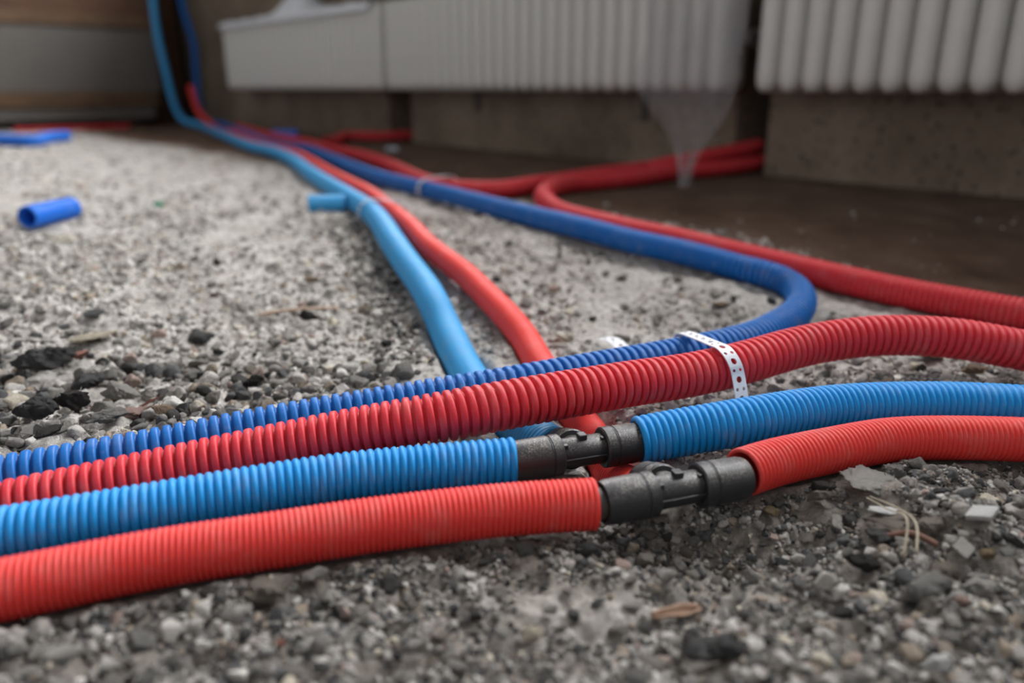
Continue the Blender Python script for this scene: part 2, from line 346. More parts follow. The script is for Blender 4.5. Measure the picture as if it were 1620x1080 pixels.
HEROES = [
    (-0.365, 0.557, 0.0391, 0.0244, 'dark', 'stone', 'large dark grey rubble stone in the heap at the left, beside the pink brick fragment'),
    (-0.3383, 0.5618, 0.0222, 0.0177, 'brick', 'brick_fragment', 'pink brick fragment wedged among grey stones at the far left'),
    (-0.3468, 0.5949, 0.0373, 0.0104, 'cream', 'stone', 'flat cream coloured stone lying behind the pink brick fragment'),
    (-0.3813, 0.5445, 0.0144, 0.0115, 'white', 'stone', 'whitish stone at the left edge beside the large dark grey stone'),
    (-0.3087, 0.5144, 0.0274, 0.0164, 'dark', 'stone', 'dark grey stone in front of the pink brick fragment'),
    (-0.2758, 0.4966, 0.0203, 0.0177, 'pale', 'stone', 'pale upright stone to the left of the thin reddish brick shard'),
    (-0.2467, 0.4764, 0.0247, 0.0085, 'brick', 'brick_shard', 'thin reddish brick shard leaning among the stones behind the blue conduit'),
    (-0.2296, 0.4596, 0.0165, 0.0099, 'tan', 'stone', 'brown pitted stone in front of the thin reddish brick shard'),
    (-0.245, 0.4535, 0.0188, 0.0106, 'pink', 'stone', 'pinkish flat stone under the thin reddish brick shard'),
    (-0.3165, 0.4606, 0.024, 0.019, 'dark', 'stone', 'dark rough stone at the left, one row behind the blue conduit'),
    (-0.2941, 0.471, 0.0186, 0.0177, 'black', 'stone', 'blackish pitted stone in the middle of the dark heap at the left'),
    (-0.2876, 0.4271, 0.0256, 0.0147, 'black', 'stone', 'blackish stone nearest to the back blue conduit at the left'),
    (-0.2603, 0.4476, 0.021, 0.0137, 'grey', 'stone', 'grey rough stone touching the back blue conduit beside the pinkish flat stone'),
    (-0.3217, 0.4457, 0.0129, 0.0113, 'pale', 'stone', 'pale stone at the left edge above the back blue conduit'),
    (-0.1995, 0.7338, 0.0187, 0.0112, 'tan', 'stone', 'light brown stone lying just behind the thin wooden stick'),
    (-0.1823, 0.6553, 0.0147, 0.0124, 'black', 'stone', 'black stone just in front of the thin wooden stick'),
    (-0.2801, 0.6931, 0.0095, 0.0118, 'brown', 'stone', 'small dark brown stone to the left of the thin wooden stick'),
    (-0.3621, 0.6306, 0.0174, 0.0065, 'dark', 'stone', 'flat dark stone behind the flat cream coloured stone'),
    (-0.2568, 0.5985, 0.0167, 0.0083, 'dark', 'stone', 'dark grey stone alone on the pale rubble left of the light blue conduit'),
    (-0.1881, 0.5109, 0.0145, 0.0118, 'black', 'stone', 'blackish stone close behind the back blue conduit, below the light rubble'),
    (0.044, 0.6093, 0.0202, 0.0106, 'cream', 'stone', 'smooth cream pebble just to the right of the red conduit on the ground'),
    (0.1774, 0.6804, 0.0328, 0.0129, 'pale', 'stone', 'long pale grey stone inside the bend of the dark blue conduit'),
    (0.2014, 0.7126, 0.0208, 0.0085, 'tan', 'stone', 'light brown flat stone inside the bend of the dark blue conduit'),
    (-0.044, 0.6841, 0.0129, 0.0082, 'cream', 'stone', 'small cream stone between the light blue and the red conduit'),
    (0.2655, 0.553, 0.0126, 0.0097, 'pale', 'stone', 'small pale block shaped stone under the arched red conduit'),
    (0.3479, 0.5365, 0.0218, 0.0104, 'tan', 'stone', 'light brown angular stone under the arched red conduit'),
    (0.3238, 0.5587, 0.0373, 0.0108, 'brown', 'stone', 'flat brown stone lying under the arch of the red conduit'),
    (0.1853, 0.3673, 0.0327, 0.0116, 'pale', 'stone', 'pale flat slab of screed tilted up below the front red conduit'),
    (0.2094, 0.3772, 0.0132, 0.0132, 'grey', 'stone', 'grey upright stone behind the pale flat slab'),
    (0.1992, 0.35, 0.0301, 0.0144, 'earth', 'stone', 'brown grey chunk just in front of the pale flat slab'),
    (0.2126, 0.3418, 0.0186, 0.0135, 'earth', 'stone', 'brown grey chunk to the right of the dried grass blades'),
    (0.2341, 0.3352, 0.0107, 0.0095, 'white', 'plaster_chip', 'white square plaster chip near the right edge of the rubble'),
    (0.22, 0.3226, 0.0092, 0.0067, 'pale', 'plaster_chip', 'whitish angular plaster chip in front of the white square one'),
    (0.1844, 0.3294, 0.0261, 0.0068, 'white', 'plaster_chip', 'long white flat plaster chip under the dried grass blades'),
    (0.1745, 0.3133, 0.0185, 0.0107, 'dark', 'stone', 'dark blue grey stone in front of the red brown splinter of wood'),
    (0.1546, 0.3376, 0.0146, 0.014, 'black', 'stone', 'dark stone standing at the edge of the hollow below the front red conduit'),
    (0.1499, 0.3558, 0.0245, 0.0199, 'earth', 'stone', 'large dusty lump under the right piece of the front red conduit'),
    (0.1194, 0.3165, 0.0102, 0.0078, 'yellow', 'stone', 'yellowish brown stone in the hollow in front of the black red-line fitting'),
    (0.1144, 0.3358, 0.0126, 0.0082, 'dark', 'stone', 'dark stone in the hollow below the black fitting of the red conduits'),
    (0.1774, 0.273, 0.0197, 0.0128, 'grey', 'stone', 'large grey oval stone in the blurred rubble at the right'),
    (0.2005, 0.2738, 0.0182, 0.0123, 'pale', 'stone', 'large pale oval stone beside the large grey oval stone'),
    (0.2284, 0.3025, 0.0133, 0.0104, 'grey', 'stone', 'grey stone at the right edge above the large pale oval stone'),
    (0.154, 0.2866, 0.0166, 0.01, 'black', 'stone', 'blackish stone with a hollow in the middle of the right foreground rubble'),
    (0.1331, 0.256, 0.0132, 0.0101, 'black', 'stone', 'blackish stone in the blurred rubble below the hollowed one'),
    (0.1246, 0.2591, 0.0072, 0.0056, 'white', 'stone', 'small white stone left of the blackish blurred stone'),
    (0.186, 0.2659, 0.0084, 0.0068, 'pink', 'stone', 'pinkish stone between the two large oval stones'),
    (0.1948, 0.2576, 0.0087, 0.0092, 'grey', 'stone', 'grey stone in front of the large pale oval stone'),
    (0.1916, 0.2922, 0.0141, 0.0113, 'earth', 'stone', 'brown grey stone just behind the large grey oval stone'),
    (0.2227, 0.3076, 0.0071, 0.0047, 'yellow', 'stone', 'small yellowish stone behind the large pale oval stone'),
    (0.0754, 0.2352, 0.0228, 0.0166, 'dark', 'stone', 'largest dark stone, badly out of focus at the bottom edge'),
    (0.1574, 0.228, 0.0125, 0.0102, 'white', 'stone', 'white chunk at the bottom edge in the right corner'),
    (0.0058, 0.303, 0.0168, 0.0139, 'black', 'stone', 'black stone in the shade under the open end of the front red conduit'),
    (0.0341, 0.3045, 0.0111, 0.0087, 'dark', 'stone', 'dark stone to the right of the black one under the front red conduit'),
    (-0.1689, 0.2319, 0.0183, 0.0136, 'pale', 'stone', 'large pale stone at the bottom left corner, second from the edge'),
    (-0.1892, 0.2352, 0.0109, 0.0123, 'grey', 'stone', 'grey stone in the very bottom left corner'),
    (-0.1422, 0.2386, 0.0139, 0.0149, 'grey', 'stone', 'large grey stone at the bottom left, right of the large pale one'),
    (-0.0923, 0.2346, 0.008, 0.0076, 'white', 'stone', 'rounded whitish stone at the bottom left beside the small orange pebble'),
    (-0.0876, 0.2379, 0.0043, 0.0033, 'brick', 'stone', 'small orange pebble touching the rounded whitish stone'),
    (-0.1024, 0.2738, 0.0193, 0.0123, 'earth', 'stone', 'brown grey stone close under the front red conduit at the left'),
    (-0.0853, 0.2781, 0.0119, 0.0097, 'pale', 'stone', 'pale stone just right of the brown grey one under the front red conduit'),
    (-0.0361, 0.2336, 0.0108, 0.009, 'pale', 'stone', 'pale stone at the bottom edge near the middle of the photo'),
    (-0.0528, 0.2293, 0.0098, 0.0079, 'grey', 'stone', 'grey stone at the bottom edge left of the pale one in the middle'),
    (0.0073, 0.2449, 0.0103, 0.0078, 'cream', 'stone', 'cream coloured stone in the foreground rubble below the sandy patch'),
    (0.0154, 0.2591, 0.0092, 0.0067, 'grey', 'stone', 'grey pebble at the left end of the sandy patch'),
    (-0.0041, 0.2421, 0.0082, 0.0068, 'pale', 'stone', 'pale round pebble beside the cream coloured stone in the foreground'),
]

def spline(pts, step):
    """Catmull-Rom through the points, resampled at even arc length."""
    P = np.array(pts, float)
    Q = np.vstack([2 * P[0] - P[1], P, 2 * P[-1] - P[-2]])
    out = []
    for i in range(1, len(Q) - 2):
        p0, p1, p2, p3 = Q[i - 1], Q[i], Q[i + 1], Q[i + 2]
        t0 = 0; t1 = t0 + max(1e-6, np.linalg.norm(p1 - p0)) ** .5; t2 = t1 + np.linalg.norm(p2 - p1) ** .5; t3 = t2 + max(1e-6, np.linalg.norm(p3 - p2)) ** .5
        n = max(6, int(np.linalg.norm(p2 - p1) / .004))
        for t in np.linspace(t1, t2, n, endpoint=False):
            A1 = (t1 - t) / (t1 - t0) * p0 + (t - t0) / (t1 - t0) * p1
            A2 = (t2 - t) / (t2 - t1) * p1 + (t - t1) / (t2 - t1) * p2
            A3 = (t3 - t) / (t3 - t2) * p2 + (t - t2) / (t3 - t2) * p3
            B1 = (t2 - t) / (t2 - t0) * A1 + (t - t0) / (t2 - t0) * A2
            B2 = (t3 - t) / (t3 - t1) * A2 + (t - t1) / (t3 - t1) * A3
            out.append((t2 - t) / (t2 - t1) * B1 + (t - t1) / (t2 - t1) * B2)
    out.append(P[-1]); out = np.array(out)
    d = np.concatenate([[0], np.cumsum(np.linalg.norm(np.diff(out, axis=0), axis=1))])
    # light smoothing keeps the tube free of kinks
    n = max(2, int(round(d[-1] / step)) + 1)
    tt = np.linspace(0, d[-1], n)
    R = np.stack([np.interp(tt, d, out[:, k]) for k in range(3)], axis=1)
    return R, tt

def frames(R):
    T = np.gradient(R, axis=0); T /= np.linalg.norm(T, axis=1)[:, None]
    N = np.zeros_like(T); up = np.array([0, 0, 1.0])
    n = up - T[0] * T[0].dot(up); N[0] = n / np.linalg.norm(n)
    for i in range(1, len(T)):
        n = N[i - 1] - T[i] * T[i].dot(N[i - 1]); N[i] = n / np.linalg.norm(n)
    return T, N, np.cross(T, N)

SQUARE = [(-1, 1.0), (-.80, .92), (-.70, .45), (-.58, .12), (-.28, .0), (.28, .0), (.58, .12), (.70, .45), (.80, .92)]
ROUND = [(-1, 1.0), (-.86, .72), (-.62, .32), (-.3, .06), (0, 0), (.3, .06), (.62, .32), (.86, .72)]

def conduit(name, pts, radius, pitch, depth, profile, mat, segs=36, wall=.0012, open_start=True, open_end=True, jitter=.0, parent=None):
    C, tt = spline(pts, .003)
    L = tt[-1]; nr = max(3, int(L / pitch)); pitch = L / nr
    ts = []; rs = []
    for k in range(nr):
        amp = depth * (1 + jitter * (random.random() - .5))
        for (p, q) in profile:
            ts.append((k + (p + 1) / 2) * pitch); rs.append(radius - q * amp)
    ts.append(L); rs.append(radius - depth)
    ts = np.array(ts); rs = np.array(rs)
    k = 9
    Cs = C.copy()
    if len(C) > 40:
        pad = np.pad(C, ((k, k), (0, 0)), mode='reflect', reflect_type='odd')
        ker = np.hanning(2 * k + 1); ker /= ker.sum()
        Cs = np.stack([np.convolve(pad[:, j], ker, mode='valid') for j in range(3)], axis=1)
    R = np.stack([np.interp(ts, tt, Cs[:, j]) for j in range(3)], axis=1)
    T0, N0, B0 = frames(Cs)
    N = np.stack([np.interp(ts, tt, N0[:, j]) for j in range(3)], axis=1); N /= np.linalg.norm(N, axis=1)[:, None]
    T = np.stack([np.interp(ts, tt, T0[:, j]) for j in range(3)], axis=1); T /= np.linalg.norm(T, axis=1)[:, None]
    N -= T * (N * T).sum(1)[:, None]; N /= np.linalg.norm(N, axis=1)[:, None]
    B = np.cross(T, N)
    rings = [(R[i], N[i], B[i], rs[i]) for i in range(len(ts))]
    rin = radius - depth - wall
    def tube_back(i0, sgn):
        out = []
        for d in (0.0, .012, .03):
            q = R[i0] + T[i0] * d * sgn
            out.append((q, N[i0], B[i0], rin))
        return out
    if open_start: rings = list(reversed(tube_back(0, 1))) + rings
    if open_end: rings = rings + tube_back(len(ts) - 1, -1)
    a = np.linspace(0, 2 * np.pi, segs, endpoint=False)
    ca, sa = np.cos(a), np.sin(a)
    V = np.empty((len(rings), segs, 3))
    for i, (q, n, b, r) in enumerate(rings):
        V[i] = q + r * (ca[:, None] * n + sa[:, None] * b)
    nr_ = len(rings)
    i = np.arange(nr_ - 1)[:, None]; kk = np.arange(segs)[None]
    A = i * segs + kk; Bq = i * segs + (kk + 1) % segs
    F = np.stack([A, Bq, Bq + segs, A + segs], axis=-1).reshape(-1, 4)
    o = fast_mesh(name, V.reshape(-1, 3), F, mat)
    if parent is not None: o.parent = parent
    return o

def fast_mesh(name, V, F, mat, smooth=True):
    me = bpy.data.meshes.new(name)
    k = F.shape[1]
    me.vertices.add(len(V)); me.vertices.foreach_set('co', np.ascontiguousarray(V, dtype=np.float32).ravel())
    me.loops.add(F.size); me.loops.foreach_set('vertex_index', np.ascontiguousarray(F, dtype=np.int32).ravel())
    me.polygons.add(len(F))
    me.polygons.foreach_set('loop_start', np.arange(0, F.size, k, dtype=np.int32))
    me.polygons.foreach_set('use_smooth', np.full(len(F), smooth, dtype=bool))
    me.update(calc_edges=True)
    o = bpy.data.objects.new(name, me); COL.objects.link(o)
    if mat is not None: me.materials.append(mat)
    return o

# dense samples of every centre line, used to bed the pipes and to keep stones off them
SAMPLES = []
for nm, (r, pts) in ROUTES.items():
    R, tt = spline(pts, .006)
    for q in R: SAMPLES.append((q[0], q[1], q[2], r))
TEES = [((0.0385, 0.3895, .0128), (.946, .323)), ((0.0828, 0.3455, .0130), (.947, .321))]
for (c, ax) in TEES:
    for t in np.linspace(-.045, .045, 16): SAMPLES.append((c[0] + ax[0] * t, c[1] + ax[1] * t, c[2], .0128))
    for t in np.linspace(0, .034, 6): SAMPLES.append((c[0] - ax[1] * t * .9, c[1] + ax[0] * t * .9, c[2] - t * .38, .0128))
# cut offs, listed here so that the gravel keeps off them
SCR = [
 ([(-.6400, 1.010, None), (-.634, 1.055, None), (-.6276, 1.098, None)], .0150, 'short cut piece of dark blue conduit lying alone on the pale rubble', M['blue_scrap'], .0045, .0012),
 ([(-.3000, 1.1380, None), (-.2480, 1.1440, None)], .0125, 'short light blue offcut lying against the light blue conduit', M['blue_light'], .0045, .0006),
 ([(-1.85, 2.66, None), (-1.62, 2.545, None), (-1.51, 2.50, None), (-1.535, 2.62, None), (-1.565, 2.78, None)], .018, 'curved blue conduit offcut at the far left by the grey packs', M['blue_scrap'], .006, .001),
 ([(-.868, 2.87, None), (-.825, 2.868, None), (-.775, 2.864, None)], .016, 'blue offcut lying where the conduits part in the distance', M['blue_scrap'], .006, .001),
]
KEEP_OFF = []
for pts_, r_, *_rest in SCR:
    for q0_, q1_ in zip(pts_[:-1], pts_[1:]):
        for t_ in np.linspace(0, 1, 24): KEEP_OFF.append((q0_[0] + (q1_[0] - q0_[0]) * t_, q0_[1] + (q1_[1] - q0_[1]) * t_, r_))
KEEP_OFF += [(.145, .462, .010), (.150, .452, .010), (.155, .442, .010), (.160, .464, .010), (.166, .452, .010), (.150, .437, .009), (.079, .62, .009), (.086, .605, .009), (.093, .589, .009)]
SAMPLES = np.array(SAMPLES)
KD2 = kdtree.KDTree(len(SAMPLES)); KD3 = kdtree.KDTree(len(SAMPLES))
for i, q in enumerate(SAMPLES):
    KD2.insert((q[0], q[1], 0), i); KD3.insert((q[0], q[1], q[2]), i)
KD2.balance(); KD3.balance()

# ------------------------------------------------------------------ the setting: floor
def base_height(X, Y):
    z = .03 * smooth(.58, .95, Y - .25 * X)
    m = (X - WC[0]) * WN[0] + (Y - WC[1]) * WN[1]
    rub = smooth(.55, .8, m)                                  # rubble, not screed
    z = z + fbm(X, Y, 9, 3, 3) * .008 * rub + fbm(X, Y, 45, 2, 11, .6) * (.006 + .004 * (1 - smooth(.36, .42, Y - .3 * X))) * (.25 + .75 * rub) + fbm(X, Y, 130, 3, 17, .6) * .0035 * (.15 + .85 * rub) - .002
    z = z - .022 * np.exp(-(((X - .100) / .060) ** 2 + ((Y - .326) / .026) ** 2))   # hollow by the fittings
    z = z + .009 * np.exp(-(((X - .215) / .06) ** 2 + ((Y - .338) / .035) ** 2))
    z = z - .008 * np.exp(-(((X + .02) / .12) ** 2 + ((Y - .45) / .03) ** 2))
    return z

def ground_at(X, Y):
    X = np.asarray(X, float); Y = np.asarray(Y, float)
    z = base_height(X, Y)
    sh = z.shape; x = X.ravel(); y = Y.ravel(); zf = z.ravel().copy()
    near = np.where((np.hypot(x, y) < 4.2))[0]
    for i in near:
        co, j, d = KD2.find((x[i], y[i], 0))
        if d < .06:
            for (co, j, d) in KD2.find_range((x[i], y[i], 0), .05):
                q = SAMPLES[j]; r = q[3] + .0015
                if d < r: lim = q[2] - math.sqrt(r * r - d * d) - .0008
                else: lim = q[2] - .001 + (d - r) * 1.1
                if zf[i] > lim: zf[i] = lim
    return zf.reshape(sh)

NA, NR = 980, 560
ang = np.radians(np.linspace(-115, 115, NA)); rad = np.exp(np.linspace(math.log(.08), math.log(6.2), NR))
AA, RR_ = np.meshgrid(ang, rad)
GX = np.sin(AA) * RR_; GY = np.cos(AA) * RR_
GZ = ground_at(GX, GY)
i = np.arange(NR - 1)[:, None]; k = np.arange(NA - 1)[None]
Aq = i * NA + k
F = np.stack([Aq, Aq + 1, Aq + NA + 1, Aq + NA], axis=-1).reshape(-1, 4)[:, ::-1]
floor = fast_mesh('floor', np.stack([GX, GY, GZ], axis=-1).reshape(-1, 3), F, M['floor'])
floor['kind'] = 'structure'
mm = ((GX - WC[0]) * WN[0] + (GY - WC[1]) * WN[1]).ravel()
edge = mm + .10 * fbm(GX.ravel(), GY.ravel(), 6, 3, 31)
zone = np.zeros((NR * NA, 4), dtype=np.float32)
zone[:, 0] = 1 - smooth(.62, .74, edge)
fr = GY.ravel() - .30 * GX.ravel() + .03 * fbm(GX.ravel(), GY.ravel(), 20, 3, 41)
zone[:, 1] = (1 - smooth(.33, .40, fr)) * .85
zone[:, 1] *= 1 - .75 * np.exp(-(((GX.ravel() - .054) / .05) ** 2 + ((GY.ravel() - .266) / .016) ** 2))   # bare sandy patch
zone[:, 3] = 1
ca = floor.data.color_attributes.new('zone', 'FLOAT_COLOR', 'POINT')
ca.data.foreach_set('color', zone.ravel())

class Ground:
    """bilinear lookup of the finished floor"""
    def __init__(s):
        s.lr0 = math.log(.08); s.lr1 = math.log(6.2); s.a0 = ang[0]; s.a1 = ang[-1]
    def __call__(s, x, y):
        x = np.asarray(x, float); y = np.asarray(y, float)
        r = np.log(np.maximum(np.hypot(x, y), .081)); a = np.arctan2(x, y)
        fi = np.clip((r - s.lr0) / (s.lr1 - s.lr0) * (NR - 1), 0, NR - 1.001); fk = np.clip((a - s.a0) / (s.a1 - s.a0) * (NA - 1), 0, NA - 1.001)
        i = fi.astype(int); k = fk.astype(int); u = fi - i; w = fk - k
        return (GZ[i, k] * (1 - u) * (1 - w) + GZ[i + 1, k] * u * (1 - w) + GZ[i, k + 1] * (1 - u) * w + GZ[i + 1, k + 1] * u * w)
ground = Ground()

# ------------------------------------------------------------------ the setting: walls
def wall_boxes(name, boxes, mat):
    bm = bmesh.new()
    for b in boxes: bm_box(bm, *b)
    o = link_bm(name, bm, mat)
    o.location = wp(0, 0); o.rotation_euler = (0, 0, WROT)
    o['kind'] = 'structure'
    return o
# local frame: x = s, y = -m (so the room is at negative y)
wall_boxes('wall_right', [
    (-.6, 1.70, 0, .32, -.05, .95), (1.84, 3.09, 0, .32, -.05, .95), (3.17, 5.4, 0, .32, -.05, .95),
    (1.70, 1.84, .26, .32, -.05, .95), (3.09, 3.17, .26, .32, -.05, .95),
    (-.6, .5, 0, .32, .95, 2.3), (2.9, 3.2, 0, .32, .95, 2.3), (4.9, 5.4, 0, .32, .95, 2.3),
    (-.6, 5.4, 0, .32, 2.3, 2.6)], M['wall'])
wall_boxes('shade_trim_1', [(.45, 4.95, -.20, .30, .925, .949)], M['radiator'])   # unseen sill board, added to shade the screed strip and red conduit
wall_boxes('wall_left', [(-.6, -.42, -3.2, 0, -.05, 2.6)], M['wall_left'])

def place_local(o, s, m, z):
    o.location = wp(s, m, z); o.rotation_euler = (0, 0, WROT)

# ------------------------------------------------------------------ radiators
PITCH = .0478
def section_mesh():
    """one radiator section: rounded slab, closed and rounded at foot and head, with hubs"""
    H = .262; n = 28
    V = []; Fc = []
    lev = []
    for t in np.linspace(0, 1, 7): lev.append((.026 * (1 - math.cos(t * math.pi / 2)) , .30 + .70 * math.sin(t * math.pi / 2)))
    lev += [(.07, 1), (.13, 1), (H - .07, 1)]
    for t in np.linspace(0, 1, 7): lev.append((H - .026 + .026 * math.sin(t * math.pi / 2), .30 + .70 * math.cos(t * math.pi / 2)))
    hw, hd = .0226, .052
    for (z, sc) in lev:
        for k in range(n):
            a = 2 * math.pi * k / n
            c, s = math.cos(a), math.sin(a)
            w = hw * math.copysign(abs(c) ** .85, c) * sc
            d = (hd - .02 * (1 - sc)) * math.copysign(abs(s) ** .62, s)
            V.append((w, d, z))
    L = len(lev)
    for i in range(L - 1):
        for k in range(n):
            a = i * n + k; b = i * n + (k + 1) % n
            Fc.append((a, b, b + n, a + n))
    Fc.append(tuple(range(n))[::-1]); Fc.append(tuple(range((L - 1) * n, L * n)))
    # hubs that join section to section
    for zc in (.036, H - .036):
        b0 = len(V)
        for x in (-PITCH / 2, PITCH / 2):
            for k in range(16):
                a = 2 * math.pi * k / 16
                V.append((x, .017 * math.cos(a), zc + .017 * math.sin(a)))
        for k in range(16):
            Fc.append((b0 + k, b0 + (k + 1) % 16, b0 + 16 + (k + 1) % 16, b0 + 16 + k))
    return V, Fc
SEC_V, SEC_F = section_mesh()
sec_mesh = None
def radiator(label, s0, count, extras):
    global sec_mesh
    t = thing('column_radiator', label, 'radiator', wp(s0, .075, .198), WROT, 'white column radiators on the wall')
    for k in range(count):
        if sec_mesh is None:
            o = link_mesh('section', SEC_V, SEC_F, M['radiator'], t); sec_mesh = o.data
        else:
            o = bpy.data.objects.new('section', sec_mesh); COL.objects.link(o); o.parent = t
        o.location = (PITCH * (k + .5), 0, 0)
    for (x, ln) in extras:
        V, Fc = lathe([(0, 0), (0, .009), (ln, .009), (ln, .0115), (ln + .012, .0115), (ln + .012, 0)], 16)
        V = [(x + v[1], v[2], -v[0] + .012) for v in V]
        link_mesh('drain_pipe', V, Fc, M['radiator_dark'], t)
    # wall brackets
    for x in (.15, PITCH * count - .15):
        bm = bmesh.new(); bm_box(bm, x - .006, x + .006, .045, .075, .20, .215, .002)
        link_bm('bracket', bm, M['radiator_dark'], t)
    return t
r1 = radiator('white column radiator far off by the corner, left end of the row of three', .61, 26, [])
r2 = radiator('white column radiator in the middle of the row, plastic film hung on its end', 1.885, 26, [(.40, .055), (1.01, .065)])
r3 = radiator('white column radiator nearest to the camera, above the pitted wall base', 3.195, 26, [])
# valve between the second and third radiator
bm = bmesh.new(); bm_box(bm, -.045, -.002, -.016, .016, .085, .118, .004); bm_box(bm, -.034, -.014, -.045, -.01, .088, .114, .004)
link_bm('valve', bm, M['radiator_dark'], r3)

# white sheet added to give the far radiator its lit top edge, its front edge folded down, one end bunched up
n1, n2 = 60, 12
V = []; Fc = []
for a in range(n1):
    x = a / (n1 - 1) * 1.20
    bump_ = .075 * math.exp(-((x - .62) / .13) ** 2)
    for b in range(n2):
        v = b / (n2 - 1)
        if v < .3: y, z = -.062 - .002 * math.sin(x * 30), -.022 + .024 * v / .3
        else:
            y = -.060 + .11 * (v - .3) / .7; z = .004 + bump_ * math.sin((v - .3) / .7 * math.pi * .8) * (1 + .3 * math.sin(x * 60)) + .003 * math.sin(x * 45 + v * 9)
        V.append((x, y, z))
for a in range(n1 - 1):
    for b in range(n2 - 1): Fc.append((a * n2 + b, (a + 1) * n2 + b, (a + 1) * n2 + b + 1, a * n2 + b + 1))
o = link_mesh('lit_edge_sheet', V, Fc, M['lit_edge_white']); place_local(o, .62, .075, .4605)
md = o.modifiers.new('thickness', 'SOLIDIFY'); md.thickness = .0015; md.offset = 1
tag(o, 'white plastic sheet added along the top of the far radiator for its lit edge', 'plastic sheet')

# clear film hanging in folds from the end of the middle radiator to the floor
n1, n2 = 70, 44
V = []; Fc = []
for a in range(n1):
    u = a / (n1 - 1)
    for b in range(n2):
        v = b / (n2 - 1)
        z = .40 - v * (.40 - .036)
        half = .125 * (1 - smooth(.3, 1.0, v) * .84)
        s = 3.075 + .155 * smooth(.35, 1.0, v) + (u - .5) * 2 * half + .01 * math.sin(9 * v + 2 * u)
        m_ = .155 + .205 * smooth(.3, 1.0, v) + (math.sin(u * 15 + 4 * v) * .014 + math.sin(u * 34 - 6 * v) * .005) * (1 - .4 * v) + math.sin(v * 15 + u * 8) * .007
        V.append((s, -m_, z))
for a in range(n1 - 1):
    for b in range(n2 - 1): Fc.append((a * n2 + b, (a + 1) * n2 + b, (a + 1) * n2 + b + 1, a * n2 + b + 1))
o = link_mesh('plastic_film', V, Fc, M['film']); place_local(o, 0, 0, 0)
tag(o, 'clear plastic film hanging in folds between two radiators down to the floor', 'plastic film')

# ------------------------------------------------------------------ grey packs and battens along the far left wall
def boxthing(name, label, cat, s0, s1, m0, m1, z0, z1, mat, bev=.004, group=None, tilt=0):
    bm = bmesh.new()
    bm_box(bm, 0, s1 - s0, -(m1 - m0), 0, 0, z1 - z0, bev)
    o = link_bm(name, bm, mat); place_local(o, s0, m0, z0)
    if tilt: o.rotation_euler = (tilt, 0, WROT)
    return tag(o, label, cat, group)
gb = ground(*[float(v) for v in (wp(-.1, .6)[0], wp(-.1, .6)[1])])
boxthing('wooden_batten', 'dark wooden batten on the floor under the low grey pack by the far wall', 'batten', -.34, .06, .35, .43, .028, .066, M['dark_wood'])
boxthing('wooden_batten', 'dark wooden batten under the low grey pack, at its end away from the corner', 'batten', -.34, .06, 1.25, 1.33, .028, .066, M['dark_wood'])
boxthing('insulation_pack', 'low grey pack lying under the brown batten by the far left wall', 'pack', -.36, .10, .28, 1.6, .066, .122, M['panel'])
boxthing('wooden_batten', 'brown batten between the low grey pack and the tall grey pack', 'batten', -.2, .11, .26, 1.62, .122, .186, M['batten'])
boxthing('insulation_pack', 'tall grey pack standing on the brown batten by the far left wall', 'pack', -.36, .10, .24, 1.6, .186, .462, M['panel'])
boxthing('wooden_batten', 'yellowish brown batten on top of the tall grey pack', 'batten', -.2, .11, .24, 1.62, .462, .515, M['batten'])
boxthing('insulation_pack', 'uppermost grey pack above the yellowish brown batten', 'pack', -.36, .09, .24, 1.6, .515, .80, M['dark_wood'])
boxthing('wooden_post', 'dark brown wooden post standing in the far corner behind the rising blue conduits', 'post', -.34, -.14, .05, .2, .0, 1.9, M['dark_wood'])

# ------------------------------------------------------------------ conduits
def add_conduit(key, name, label, pitch, depth, prof, mat, segs=40, **kw):
    r, pts = ROUTES[key]
    o = conduit(name, pts, r, pitch, depth, prof, mat, segs, **kw)
    return tag(o, label, 'pipe', kw.get('group'))
add_conduit('FR_L', 'corrugated_conduit', 'bright red finely ribbed conduit nearest the camera, running left from its black tee fitting', .00275, .00085, ROUND, M['red_front'], 48)
add_conduit('FR_R', 'corrugated_conduit', 'bright red finely ribbed conduit nearest the camera, running right from its black tee fitting', .00295, .00092, ROUND, M['red_front'], 48)
add_conduit('FB_L', 'corrugated_conduit', 'bright blue ribbed conduit second from the camera, running left from its black tee fitting', .0042, .0015, ROUND, M['blue_front'], 48)
add_conduit('FB_R', 'corrugated_conduit', 'bright blue ribbed conduit second from the camera, running right from its black tee fitting', .0042, .0015, ROUND, M['blue_front'], 48)
add_conduit('BR', 'corrugated_conduit', 'coarse ribbed red conduit arching up at the right, crossed by the white strap', .0059, .0026, SQUARE, M['red_back'], 48)
add_conduit('BB', 'corrugated_conduit', 'coarse ribbed dark blue conduit behind the coarse red one, hooking back to the far corner', .0066, .0024, SQUARE, M['blue_back'], 44)
add_conduit('RR', 'corrugated_conduit', 'dark red conduit in the shade behind the blue hook, looping round into the wall chase', .0054, .0016, SQUARE, M['red_back'], 40)
add_conduit('RA', 'corrugated_conduit', 'red conduit running on the far side of the dark blue one into the wall chase', .0054, .0016, SQUARE, M['red_back'], 36)
add_conduit('RH', 'corrugated_conduit', 'red conduit disappearing into the far dark wall chase under the far radiator', .0054, .0016, SQUARE, M['red_back'], 32)
add_conduit('LB', 'corrugated_conduit', 'light blue conduit coming from the far corner and diving under the bundle', .0040, .0006, ROUND, M['blue_light'], 40)
add_conduit('LR', 'corrugated_conduit', 'bright red conduit beside the light blue one, diving under the bundle', .0032, .0005, ROUND, M['red_light'], 36)
add_conduit('WR', 'corrugated_conduit', 'dark red conduit lying along the foot of the far left wall', .0060, .0008, ROUND, M['red_back'], 28)
